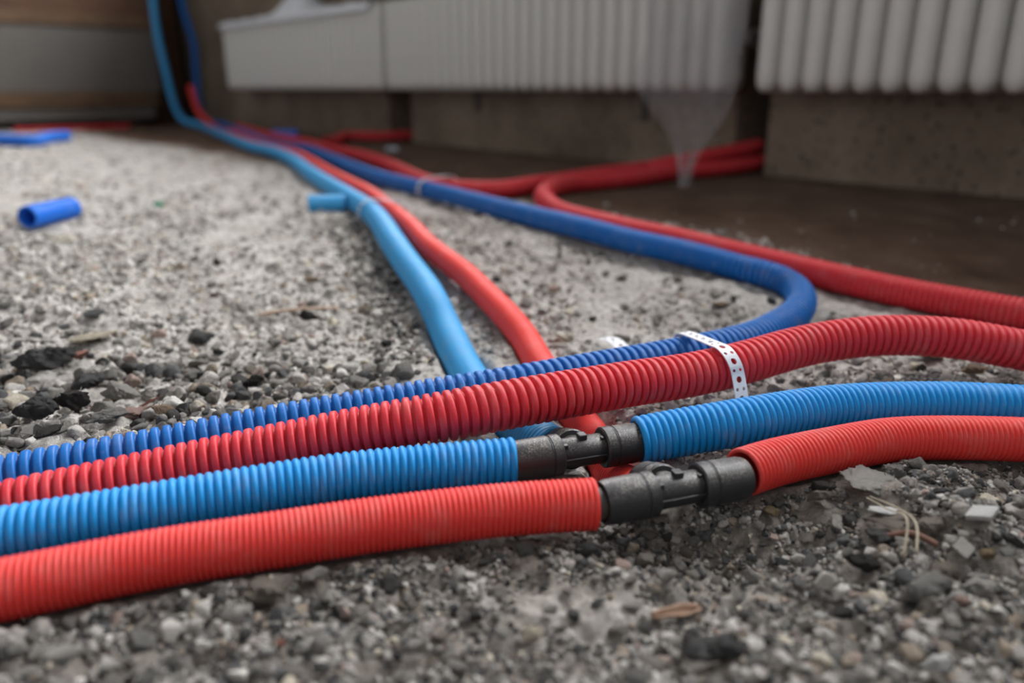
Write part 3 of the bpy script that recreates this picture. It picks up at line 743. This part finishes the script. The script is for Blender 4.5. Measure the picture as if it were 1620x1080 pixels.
for pts, r, lab, mat, pit, dep in SCR:
    P3 = [(x, y, float(ground(x, y)) + r + .001) for (x, y, _) in pts]
    zt = max(q[2] for q in P3) if len(P3) < 4 else None
    if zt: P3 = [(q[0], q[1], zt) for q in P3]
    o = conduit('conduit_offcut', P3, r, pit, dep, ROUND, mat, 32)
    tag(o, lab, 'pipe offcut')

# ------------------------------------------------------------------ black tee fittings
def ring_part(name, prof, parent, mat, n=44):
    V, Fc = lathe(prof, n)
    return link_mesh(name, V, Fc, mat, parent)
def tee(label, c, ax, stub_gap):
    t = bpy.data.objects.new('tee_fitting', None); COL.objects.link(t)
    t.location = c
    t.rotation_euler = Matrix.Rotation(math.atan2(ax[1], ax[0]), 4, 'Z').to_euler()
    t.empty_display_size = .02
    tag(t, label, 'pipe fitting')
    tilt = math.radians(-20)
    def rot(v):   # roll about the run so the branch dips down
        return (v[0], v[1] * math.cos(tilt) - v[2] * math.sin(tilt), v[1] * math.sin(tilt) + v[2] * math.cos(tilt))
    # body: run tube, branch tube, lugs, seam
    bm = bmesh.new()
    prof = [(-.030, 0), (-.030, .0078), (-.0145, .0078), (-.0128, .0086), (.0128, .0086), (.0145, .0078), (.030, .0078), (.030, 0)]
    V, Fc = lathe(prof, 36)
    bv = [bm.verts.new(v) for v in V]
    for f in Fc: bm.faces.new([bv[i] for i in f])
    V, Fc = lathe([(.0, .0), (.0, .0082), (.018, .0082), (.018, 0)], 30)
    bv = [bm.verts.new(rot((v[1], v[0], v[2]))) for v in V]
    for f in Fc: bm.faces.new([bv[i] for i in f])
    body = link_bm('body', bm, M['black'], t, smooth=True)
    md = body.modifiers.new('edge', 'EDGE_SPLIT'); md.split_angle = math.radians(40)
    # moulded lugs and marks on the body
    bm = bmesh.new(); bm_box(bm, -.0022, .0026, -.0034, .0018, .0068, .0112, .0006); link_bm('lug', bm, M['black_plain'], t)
    bm = bmesh.new(); bm_box(bm, -.0128, -.0100, -.0066, -.0036, .0052, .0082, .0005); link_bm('lug', bm, M['black_plain'], t)
    bm = bmesh.new(); bm_box(bm, .0104, .0126, -.0048, -.0020, .0060, .0088, .0005); link_bm('lug', bm, M['black_plain'], t)
    bm = bmesh.new(); bm_box(bm, -.0128, .0128, -.0094, -.0078, -.0005, .0005, .0003); link_bm('mould_seam', bm, M['black_plain'], t)
    def socket(sgn=1, branch=False):
        # open mouth outward, shoulder collar facing the body
        prof = [(.0128, .0070), (.0128, .0108), (.0136, .0117), (.0188, .0117), (.0193, .0111), (.0199, .0111), (.0204, .0117), (.0375, .0113), (.0408, .0104), (.0412, .0090), (.034, .0086)]
        if branch: prof = [(x - .0005 if x < .03 else x - .0075, r) for x, r in prof]
        V, Fc = lathe(prof, 48)
        if branch: V = [rot((v[1], v[0], v[2])) for v in V]; Fc = [f[::-1] for f in Fc]
        elif sgn < 0: V = [(-v[0], -v[1], v[2]) for v in V]
        o = link_mesh('socket', V, Fc, M['black'], t)
        md = o.modifiers.new('edge', 'EDGE_SPLIT'); md.split_angle = math.radians(38)
        # thin groove ring between collar and sleeve
        V, Fc = lathe([(.0190, .0112), (.0190, .0114), (.0202, .0114), (.0202, .0112)], 44)
        if branch: V = [rot((v[1], v[0] - .0005, v[2])) for v in V]
        elif sgn < 0: V = [(-v[0], -v[1], v[2]) for v in V]
        link_mesh('collar_ring', V, Fc, M['black_plain'], o)
    socket(1); socket(-1); socket(branch=True)
    # carrier pipe seen in the gap between conduit and sleeve
    for sgn in (-1, 1):
        V, Fc = lathe([(.036, .0080), (.036, .0082), (.036 + (stub_gap if sgn < 0 else .005), .0082), (.036 + (stub_gap if sgn < 0 else .005), .0)], 28)
        if sgn < 0: V = [(-v[0], -v[1], v[2]) for v in V]
        link_mesh('inner_pipe', V, Fc, M['radiator_dark'], t)
    return t
tee('black tee fitting joining the two bright blue conduits', TEES[0][0], TEES[0][1], .010)
tee('black tee fitting joining the two bright red conduits nearest the camera', TEES[1][0], TEES[1][1], .014)

# ------------------------------------------------------------------ perforated strap, ties
def hole_cell(V, Fc, x0, x1, y0, y1, cx, cy, r, n=4):
    """rectangle with a round hole, built as a ring of quads; (x along, y across)"""
    per = []
    for k in range(n): per.append((x0 + (x1 - x0) * k / n, y0))
    for k in range(n): per.append((x1, y0 + (y1 - y0) * k / n))
    for k in range(n): per.append((x1 - (x1 - x0) * k / n, y1))
    for k in range(n): per.append((x0, y1 - (y1 - y0) * k / n))
    b = len(V)
    for (x, y) in per: V.append((x, y))
    for (x, y) in per:
        a = math.atan2((y - cy) / (y1 - y0), (x - cx) / (x1 - x0)); V.append((cx + r * math.cos(a), cy + r * math.sin(a)))
    N = len(per)
    for k in range(N): Fc.append((b + k, b + (k + 1) % N, b + N + (k + 1) % N, b + N + k))
def strap(name, label, path, width, across=None):
    """path: 3D polyline; strip lies along it, 'across' is the width direction"""
    P = np.array(path); R, tt = spline(P, .0012); L = tt[-1]
    V = []; Fc = []; x = 0.0; big = True; h = width / 2
    while x < L - .001:
        if big:
            x1 = min(L, x + .0075); hole_cell(V, Fc, x, x1, -h, h, (x + x1) / 2, 0, .0022 if x1 - x > .005 else .0006)
        else:
            x1 = min(L, x + .0052)
            hole_cell(V, Fc, x, x1, -h, 0, (x + x1) / 2, -h / 2, .0012 if x1 - x > .004 else .0004); hole_cell(V, Fc, x, x1, 0, h, (x + x1) / 2, h / 2, .0012 if x1 - x > .004 else .0004)
        x = x1; big = not big
    W = np.array(V); A = np.array(across) / np.linalg.norm(across)
    pos = np.stack([np.interp(W[:, 0], tt, R[:, j]) for j in range(3)], axis=1) + A[None] * W[:, 1:2]
    o = link_mesh(name, pos, Fc, M['strap'], smooth=False)
    md = o.modifiers.new('thickness', 'SOLIDIFY'); md.thickness = .0007; md.offset = 0
    return tag(o, label, 'strap')
def nearest_on(key, x, y):
    R, tt = spline(ROUTES[key][1], .002); i = int(np.argmin((R[:, 0] - x) ** 2 + (R[:, 1] - y) ** 2))
    T = np.gradient(R, axis=0)[i]; return R[i], T / np.linalg.norm(T)
pb, tb = nearest_on('BB', .131, .530); pr, trr = nearest_on('BR', .136, .480)
along = (tb + trr) / 2; along[2] = 0; along /= np.linalg.norm(along)
hd = pr - pb; dist = math.hypot(hd[0], hd[1]); hu = np.array([hd[0] / dist, hd[1] / dist, 0])
def around(c, r, deg):
    a = math.radians(deg); return c + hu * r * math.cos(a) + np.array([0, 0, 1.0]) * r * math.sin(a)
rb, rr = ROUTES['BB'][0] + .0026, ROUTES['BR'][0] + .0026
lift = math.degrees(math.atan2(pr[2] + rr - pb[2] - rb, dist))
path = [around(pb, rb, 200), around(pb, rb, 165), around(pb, rb, 140), around(pb, rb, 118), around(pb, rb, 100 + lift * .5)]
path += [around(pr, rr, g_) + along * sh for g_, sh in ((95 + lift * .6, 0), (75, .003), (50, .006), (25, .009), (3, .011))]
foot = around(pr, rr, 0) + hu * .010 + along * .014; foot[2] = float(ground(foot[0], foot[1])) + .003
midp = ((around(pr, rr, 0) + along * .011) * .5 + foot * .5) + hu * .0015
path += [midp, foot, foot + hu * .016 + np.array([0, 0, .0005])]
strap('perforated_strap', 'white perforated strap laid over the dark blue and coarse red conduits', path, .0105, along)
e0 = np.array([.0775, .6230]); e1 = np.array([.0935, .588])
q0 = (e0[0], e0[1], float(ground(*e0)) + .007); q1 = (e1[0], e1[1], float(ground(*e1)) + .008)
qm = ((e0[0] + e1[0]) / 2, (e0[1] + e1[1]) / 2, (q0[2] + q1[2]) / 2 + .004)
strap('perforated_strap', 'loose end of white perforated strap lying on the rubble behind the blue conduit', [q0, qm, q1], .0115, (.91, .41, .1))

def tie(label, ka, kb, x, y):
    a, ta = nearest_on(ka, x, y); b, tb_ = nearest_on(kb, x, y)
    ra, rb2 = ROUTES[ka][0] + .0045, ROUTES[kb][0] + (.0050 if kb == 'LR' else .0055)
    d = b - a; d -= ta * d.dot(ta); L = np.linalg.norm(d); d /= L; n = np.cross(ta, d)
    loop = [a + ra * (math.cos(t) * d + math.sin(t) * n) for t in np.linspace(math.pi / 2, 1.5 * math.pi, 16)]
    loop += [a + d * L + rb2 * (math.cos(t) * d + math.sin(t) * n) for t in np.linspace(-math.pi / 2, math.pi / 2, 16)]
    V = []; Fc = []; N = len(loop)
    for q in loop:
        q = np.array(q); c = a + d * L / 2; o_ = q - c; o_ /= np.linalg.norm(o_)
        for (w, h) in ((-.0035, 0), (.0035, 0), (.0035, .0014), (-.0035, .0014)): V.append(q + ta * w + o_ * h)
    for i in range(N):
        for k in range(4):
            Fc.append((i * 4 + k, i * 4 + (k + 1) % 4, ((i + 1) % N) * 4 + (k + 1) % 4, ((i + 1) % N) * 4 + k))
    o = link_mesh('cable_tie', V, Fc, M['tie']); return tag(o, label, 'cable tie')
tie('pale tie round the light blue conduit and the bright red one beside it', 'LB', 'LR', -.187, 1.04)
tie('pale tie round the dark blue conduit and the red one on its far side', 'BB', 'RA', -.13, 1.30)

# ------------------------------------------------------------------ stones
def rock_proto(seed, lod):
    """angular crushed stone: convex hull of scattered points; lod 1 bare hull, 2 bevelled, 3 and 4 subdivided and roughened"""
    r = np.random.default_rng(seed)
    bm = bmesh.new()
    n_ = [0, 11, 14, 18, 20][lod]
    pts = r.normal(size=(n_, 3)); pts /= np.linalg.norm(pts, axis=1)[:, None]
    pts *= r.uniform(.82, 1.0, n_)[:, None] * np.array([1, r.uniform(.68, .95), r.uniform(.5, .8)])
    for q in pts: bm.verts.new(q)
    res = bmesh.ops.convex_hull(bm, input=bm.verts)
    bmesh.ops.delete(bm, geom=[g_ for g_ in res['geom_interior'] if isinstance(g_, bmesh.types.BMVert)], context='VERTS')
    if lod >= 2:
        bmesh.ops.bevel(bm, geom=list(bm.edges), offset=.07 if lod < 4 else .05, segments=1, profile=.6, affect='EDGES')
    bmesh.ops.triangulate(bm, faces=bm.faces)
    for _ in range({1: 0, 2: 0, 3: 1, 4: 3}[lod]):
        bmesh.ops.subdivide_edges(bm, edges=bm.edges, cuts=1, use_grid_fill=True)
        bmesh.ops.triangulate(bm, faces=bm.faces)
        if lod == 4: bmesh.ops.smooth_vert(bm, verts=bm.verts, factor=.25, use_axis_x=True, use_axis_y=True, use_axis_z=True)
    bm.verts.index_update()
    V = np.array([v.co[:] for v in bm.verts]); Fc = np.array([[v.index for v in f.verts] for f in bm.faces]); bm.free()
    if lod == 4:
        k = fbm(V[:, 0] * 1.3 + V[:, 2] * .9 + seed, V[:, 1] * 1.3 - V[:, 2] * .7, 2.6, 5, seed % 50, .6)
        V = V * (1 + .22 * k)[:, None]
    return V / np.abs(V).max(), Fc
PRO = {s_: [rock_proto(100 * s_ + k, s_) for k in range(12)] for s_ in (1, 2, 3, 4)}

def rot_matrices(n, r, tilt=.5):
    a = r.uniform(0, 2 * np.pi, n); t = r.normal(0, tilt, n); u = r.normal(0, tilt, n)
    ca_, sa_ = np.cos(a), np.sin(a); ct, st = np.cos(t), np.sin(t); cu, su = np.cos(u), np.sin(u)
    Rz = np.zeros((n, 3, 3)); Rz[:, 0, 0] = ca_; Rz[:, 0, 1] = -sa_; Rz[:, 1, 0] = sa_; Rz[:, 1, 1] = ca_; Rz[:, 2, 2] = 1
    Rx = np.zeros((n, 3, 3)); Rx[:, 0, 0] = 1; Rx[:, 1, 1] = ct; Rx[:, 1, 2] = -st; Rx[:, 2, 1] = st; Rx[:, 2, 2] = ct
    Ry = np.zeros((n, 3, 3)); Ry[:, 1, 1] = 1; Ry[:, 0, 0] = cu; Ry[:, 0, 2] = su; Ry[:, 2, 0] = -su; Ry[:, 2, 2] = cu
    return Rz @ Rx @ Ry

def clear_of_pipes(x, y, z, r, keep=1.0):
    for (co, j, d) in KD3.find_range((x, y, z), r + .022):
        if d < SAMPLES[j][3] + r * keep + .0032: return False
    return True

OCC = []      # hero and individual stones: keep others off them
def place_rock(name, mesh, mat, x, y, size, rz, tilt, sink=.15):
    o = bpy.data.objects.new(name, mesh); COL.objects.link(o)
    z = float(ground(x, y)) + size[2] * (1 - 2 * sink)
    o.location = (x, y, z); o.scale = size
    o.rotation_euler = (tilt[0], tilt[1], rz)
    OCC.append((x, y, max(size[0], size[1])))
    return o
for idx, (x, y, w, h, colr, nm, lab) in enumerate(HEROES):
    V, Fc = PRO[4][idx % 10]
    V = V * (1 + fbm(V[:, 0] * 2 + idx, V[:, 1] * 2 + V[:, 2] * 1.7, 1.6, 5, idx, .65) * .23)[:, None]
    flat = nm in ('plaster_chip', 'brick_shard') or 'flat' in lab
    w, h = (w * 1.18, h * 1.18) if (x < -.1 and y > .42 and colr in ('dark', 'black', 'grey', 'pale')) else (w, h)
    hw = w * .56; hz = max(h * .66, .0028) if not flat else max(h * .42, .0028)
    hd = hw * .85
    lump = colr == 'earth' or 'slab' in lab
    if nm == 'plaster_chip': hz = max(h * .6, .0035); y -= .002
    if lump: hz = h * .6; y -= .004
    if 'shard' in nm: hd = h * .6
    y2 = y + hd * .35
    lift_ = float(ground(x, y2)) + hz * (1.25 if nm == 'plaster_chip' else .5 if lump else .85)
    seat = (CAM_H - lift_) / (CAM_H - .006 - .03 * float(smooth(.58, .95, np.array(y - .25 * x))))    # a stone bedded higher stands nearer
    x, y2 = x * seat, y2 * seat
    boxy = 'square' in lab and nm == 'plaster_chip' or 'angular plaster' in lab
    if boxy:      # a broken corner of plaster: flat faces, straight edges
        bm = bmesh.new(); bm_box(bm, -1, 1, -1, 1, -1, 1, .12)
        for v in bm.verts: v.co += Vector((.25 * v.co.y, .12 * v.co.x, 0)) + Vector((random.uniform(-.06, .06), random.uniform(-.06, .06), 0))
        o = link_bm(nm, bm, STONE[colr]); hw *= .92; hd = hw * .85; hz = hw * .24
    else: o = fast_mesh(nm, V * np.array([1, .95, .9]), Fc, STONE[colr])
    for attempt in range(14):
        zz = float(ground(x, y2)) + hz * (1.25 if nm == 'plaster_chip' else .5 if lump else .85)
        if clear_of_pipes(x, y2, zz, max(hz, min(hd, hw)), .85): break
        # step away from the nearest pipe
        co, j, d = KD3.find((x, y2, zz)); q = SAMPLES[j]; dx, dy = x - q[0], y2 - q[1]; L = math.hypot(dx, dy) + 1e-6
        x += dx / L * .0016; y2 += dy / L * .0016
    zz = float(ground(x, y2)) + hz * (1.25 if nm == 'plaster_chip' else .5 if lump else .85)
    rz = random.uniform(-.35, .35); tx = random.uniform(-.2, .2); ty = random.uniform(-.2, .2)
    if 'shard' in nm: ty = -.45; rz = .35
    if boxy: zz += .0025; tx = .14; ty = -.16; rz = -.55 if 'square' in lab[:14] else .6
    if 'slab' in lab: tx = .10; ty = .05; rz = .1
    o.location = (x, y2, zz); o.scale = (hw, hd, hz); o.rotation_euler = (tx, ty, rz)
    tag(o, lab, 'stone' if nm in ('stone', 'brick_fragment', 'brick_shard') else 'plaster chip')
    OCC.append((x, y2, max(hw, hd) * (1.35 if boxy else 1)))

shared = [fast_mesh('stone', PRO[4][k][0], PRO[4][k][1], STONE['mixed']) for k in range(10)]
meshes = [o.data for o in shared]
for o in shared: bpy.data.objects.remove(o)
def in_frame(x, y, z, pad=0):
    th = math.radians(18.36); c, s = math.cos(th), math.sin(th)
    dz = z - CAM_H; dep = y * c - dz * s
    if dep < .05: return False
    u = 810 + 1211 * x / dep; v = 540 - 1211 * (y * s + dz * c) / dep
    return -pad < u < 1620 + pad and -pad < v < 1080 + pad
def individuals(count, region, smin, smax, label, group, sink=(.1, .35)):
    n = 0; tries = 0
    while n < count and tries < count * 80:
        tries += 1
        x, y = region()
        r = random.uniform(smin, smax)
        z = float(ground(x, y)) + r * .3
        if not in_frame(x, y, z) or not clear_of_pipes(x, y, z, r): continue
        if any((x - a) ** 2 + (y - b) ** 2 < (r + c * .9) ** 2 for a, b, c in OCC): continue
        s_ = (r, r * random.uniform(.7, 1.0), r * random.uniform(.55, .85))
        o = place_rock('stone', meshes[random.randrange(10)], None, x, y, s_, random.uniform(0, 6.28), (random.uniform(-.4, .4), random.uniform(-.4, .4)), random.uniform(*sink))
        tag(o, label, 'stone', group); n += 1
    return n
def reg_front():
    y = .215 + .15 * random.random() ** 1.3; return random.uniform(-.70, .72) * y * 1.0, y
def reg_left():
    x = random.uniform(-.62, -.09); return x, random.uniform(.43, .62) + .2 * max(0, -.2 - x) * random.random()
def reg_mid():
    y = random.uniform(.56, .95); return random.uniform(-.02, .28), y
cnt = []
cnt.append(individuals(110, reg_front, .0032, .0074, 'ordinary grey gravel stone in front of the front red conduit', 'gravel stones in front of the conduits'))
cnt.append(individuals(70, reg_left, .0045, .0095, 'ordinary grey gravel stone in the rubble left of the light blue conduit', 'gravel stones left of the light blue conduit'))
cnt.append(individuals(50, reg_mid, .0042, .0085, 'ordinary pale pebble inside the hook of the dark blue conduit', 'pebbles inside the blue hook'))

# the rest of the gravel, one heap of stuff
OA = np.array(OCC)
okd = kdtree.KDTree(len(OA))
for i_, q in enumerate(OA): okd.insert((q[0], q[1], 0), i_)
okd.balance()
FRONT_TONE = .80     # darker grey front gravel, with light falloff and vignetting put into its colour
PAL = np.array([srgb(88, 88, 88)[:3], srgb(118, 115, 111)[:3], srgb(142, 138, 133)[:3], srgb(160, 155, 149)[:3], srgb(178, 173, 167)[:3], srgb(200, 196, 190)[:3],
                srgb(152, 139, 124)[:3], srgb(165, 145, 136)[:3], srgb(62, 60, 58)[:3], srgb(194, 185, 168)[:3]])
PW_F = np.array([.17, .16, .18, .13, .10, .09, .05, .03, .09, .025])
PW_B = np.array([.015, .05, .13, .24, .29, .17, .05, .025, .01, .04])
GV, GF, GC = [], [], []; off = 0
def scatter(n, sample, smin, smax, sub, weights, sink, seed, power=2.0):
    global off
    r = np.random.default_rng(seed)
    X, Y = sample(n, r)
    S = smin + (smax - smin) * r.random(n) ** power
    Z = ground(X, Y) + S * r.uniform(*sink, n)
    keep = np.zeros(n, bool)
    for i_ in range(n):
        if not in_frame(X[i_], Y[i_], Z[i_], 700): continue
        mloc = (X[i_] - WC[0]) * WN[0] + (Y[i_] - WC[1]) * WN[1]
        sloc = (X[i_] - WC[0]) * WE[0] + (Y[i_] - WC[1]) * WE[1]
        if mloc < .05 or sloc < .16: continue
        if mloc < .66 and r.random() > .015: continue
        co, j, d = okd.find((X[i_], Y[i_], 0))
        if d < OA[j][2] * .85 + S[i_] * .4: continue
        if not clear_of_pipes(X[i_], Y[i_], Z[i_], S[i_]): continue
        if any((X[i_] - a_) ** 2 + (Y[i_] - b_) ** 2 < (c_ * .8 + S[i_]) ** 2 for a_, b_, c_ in KEEP_OFF): continue
        keep[i_] = True
    X, Y, Z, S = X[keep], Y[keep], Z[keep], S[keep]; n = len(X)
    pick = r.integers(0, 12, n); Rm = rot_matrices(n, r, .6)
    w = weights / weights.sum(); ci = r.choice(len(PAL), n, p=w)
    colr = PAL[ci] * r.uniform(.82, 1.15, n)[:, None]
    if weights is PW_F: colr = colr * FRONT_TONE
    for k_ in range(12):
        id_ = np.where(pick == k_)[0]
        if len(id_) == 0: continue
        V, Fc = PRO[sub][k_]
        W = np.einsum('nij,vj->nvi', Rm[id_], V) * S[id_][:, None, None]
        W += np.stack([X[id_], Y[id_], Z[id_]], axis=1)[:, None, :]
        nv = len(V)
        GV.append(W.reshape(-1, 3)); GF.append((Fc[None] + (np.arange(len(id_)) * nv)[:, None, None] + off).reshape(-1, 3))
        GC.append(np.repeat(np.concatenate([colr[id_], np.ones((len(id_), 1))], axis=1), nv, axis=0))
        off += nv * len(id_)
    return n
def s_front(n, r):
    Y = .17 + .22 * r.random(n) ** .9; return r.uniform(-1.3, 1.3, n) * Y, Y
def s_patch(mask_seed, lo, fn):
    """thin a sampler with a noise mask so that bare dusty patches stay"""
    def g_(n, r):
        X, Y = fn(n * 2, r); k = fbm(X, Y, 11, 3, mask_seed) > lo + .15 * (r.random(len(X)) - .5)
        d_ = np.exp(-(((X - .085) / .06) ** 2 + ((Y - .31) / .03) ** 2)); d2 = np.exp(-(((X - .054) / .045) ** 2 + ((Y - .266) / .014) ** 2))
        k &= r.random(len(X)) > np.maximum(d_ * .7, d2 * .8)
        X, Y = X[k][:n], Y[k][:n]
        if len(X) < n: X = np.concatenate([X, X[:n - len(X)] + .0001]); Y = np.concatenate([Y, Y[:n - len(Y)]])
        m_ = min(n, len(X)); out = np.full(n, -9.0); oy = np.full(n, -9.0); out[:m_] = X[:m_]; oy[:m_] = Y[:m_]
        return out, oy
    return g_
def s_mid(n, r):
    Y = .40 + .75 * r.random(n) ** 1.25; return r.uniform(-1.1, .75, n) * Y, Y
def s_far(n, r):
    Y = 1.0 + 2.6 * r.random(n) ** 1.3; return r.uniform(-1.05, .45, n) * Y, Y
def s_leftpile(n, r):
    X = r.uniform(-.60, -.08, n); return X, .40 + .16 * r.random(n) + .2 * np.maximum(0, -.25 - X)
tot = []
tot.append(scatter(9600, s_patch(5, -.30, s_front), .0020, .0056, 2, PW_F, (-.15, .45), 1, 1.5))
tot.append(scatter(54000, s_patch(5, -.40, s_front), .0008, .0024, 1, PW_F, (-.1, .6), 2, 1.2))
tot.append(scatter(13500, s_patch(8, -.22, s_mid), .0028, .0074, 2, PW_B, (-.5, .3), 3, 1.5))
tot.append(scatter(34000, s_patch(8, -.26, s_mid), .0010, .0032, 1, PW_B, (-.6, .2), 4, 1.3))
tot.append(scatter(2300, s_leftpile, .0035, .0085, 2, PW_F, (-.1, .6), 5, 1.6))
def s_rside(n, r):
    return r.uniform(.22, .85, n), r.uniform(.22, .56, n)
def s_lside(n, r):
    return r.uniform(-1.0, -.38, n), r.uniform(.18, .95, n)
tot.append(scatter(3200, s_rside, .0022, .0058, 2, PW_F, (-.2, .4), 12, 1.5)); tot.append(scatter(14000, s_rside, .0009, .0024, 1, PW_F, (-.2, .5), 13, 1.3))
tot.append(scatter(3600, s_lside, .0026, .0070, 2, PW_B, (-.5, .3), 14, 1.5)); tot.append(scatter(9000, s_lside, .0012, .0030, 1, PW_B, (-.5, .3), 15, 1.3))
def s_lbside(n, r):  # coarse darker stones beside LB, also standing in for its contact shadow
    u = r.random(n) ** .8; X = -.035 + (-.2 + .035) * u; Y = .555 + (1.07 - .555) * u
    return X - r.uniform(.015, .062, n), Y + r.normal(0, .01, n)
tot.append(scatter(1100, s_lbside, .0022, .0060, 2, PW_F, (-.2, .5), 9, 1.4))
tot.append(scatter(10500, s_patch(8, -.20, s_far), .004, .0105, 1, PW_B, (-.7, .1), 6, 1.8))
g_obj = fast_mesh('gravel', np.concatenate(GV), np.concatenate(GF), M['gravel'], smooth=False)
ca = g_obj.data.color_attributes.new('stone_colour', 'FLOAT_COLOR', 'POINT')
ca.data.foreach_set('color', np.concatenate(GC).astype(np.float32).ravel())
g_obj['kind'] = 'stuff'
tag(g_obj, 'fine loose grey gravel strewn over the whole dusty floor', 'gravel')
print('stones', cnt, tot)

# ------------------------------------------------------------------ small litter on the rubble
def rod(name, label, cat, pts, r0, r1, mat, n=8):
    R, tt = spline(pts, .003); T, N, B = frames(R); V = []; Fc = []
    for i_ in range(len(R)):
        rr_ = r0 + (r1 - r0) * i_ / (len(R) - 1)
        for k_ in range(n):
            a = 2 * math.pi * k_ / n; V.append(R[i_] + rr_ * (math.cos(a) * N[i_] * .7 + math.sin(a) * B[i_]))
    for i_ in range(len(R) - 1):
        for k_ in range(n): Fc.append((i_ * n + k_, i_ * n + (k_ + 1) % n, (i_ + 1) * n + (k_ + 1) % n, (i_ + 1) * n + k_))
    Fc.append(tuple(range(n))[::-1]); Fc.append(tuple(range((len(R) - 1) * n, len(R) * n)))
    o = link_mesh(name, V, Fc, mat); return tag(o, label, cat)
def gz(x, y, up): return (x, y, float(ground(x, y)) + up)
rod('wooden_stick', 'thin straight wooden stick lying on the pale rubble left of the light blue conduit', 'stick', [gz(-.2317, .6729, .006), gz(-.196, .677, .007), gz(-.1604, .6812, .006)], .0021, .0017, M['wood_stick'])
rod('wood_splinter', 'red brown splinter of wood under the dried grass blades', 'wood splinter', [gz(.1775, .318, .005), gz(.188, .314, .006), gz(.199, .3105, .006)], .0016, .0022, M['wood_red'])
rod('grass_blade', 'dried grass blade curving over the white plaster chip, left of its pair', 'grass blade', [gz(.1790, .3420, .012), gz(.1830, .3280, .014), gz(.1835, .3120, .013), gz(.1760, .2960, .007)], .0004, .0007, M['raffia'], 6)
rod('grass_blade', 'dried grass blade curving over the white plaster chip, right of its pair', 'grass blade', [gz(.1805, .3420, .012), gz(.1865, .3280, .014), gz(.1880, .3120, .013), gz(.1815, .2960, .007)], .0004, .0007, M['raffia'], 6)
def flake(name, label, cat, x, y, L, W, rz, mat, curl=.3, up=.003):
    V = []; Fc = []; n1, n2 = 12, 6
    for a in range(n1):
        for b in range(n2):
            u = a / (n1 - 1) - .5; v = b / (n2 - 1) - .5
            w = W * (1 - (2 * u) ** 2 * .75) * (1 + .2 * math.sin(7 * u))
            V.append((u * L, v * w, curl * W * (4 * v * v) + .15 * L * u * u * math.sin(5 * u + 1)))
    for a in range(n1 - 1):
        for b in range(n2 - 1): Fc.append((a * n2 + b, (a + 1) * n2 + b, (a + 1) * n2 + b + 1, a * n2 + b + 1))
    o = link_mesh(name, V, Fc, mat); o.location = gz(x, y, up); o.rotation_euler = (.25, .1, rz)
    md = o.modifiers.new('thickness', 'SOLIDIFY'); md.thickness = .0008
    return tag(o, label, cat)
flake('wood_shaving', 'light brown wood shaving lying in the foreground sand below the fittings', 'wood shaving', .068, .266, .022, .0045, .35, M['leaf'], .6, .002)
flake('plastic_scrap', 'tiny green plastic scrap on the pale rubble at the far left', 'plastic scrap', -.5422, 1.1793, .014, .010, .2, M['green'], .5, .006)
flake('plastic_scrap', 'small grey blue scrap on the brown screed in front of the far wall', 'plastic scrap', -.332, 2.1734, .035, .022, .2, M['tie'], .5, .010)
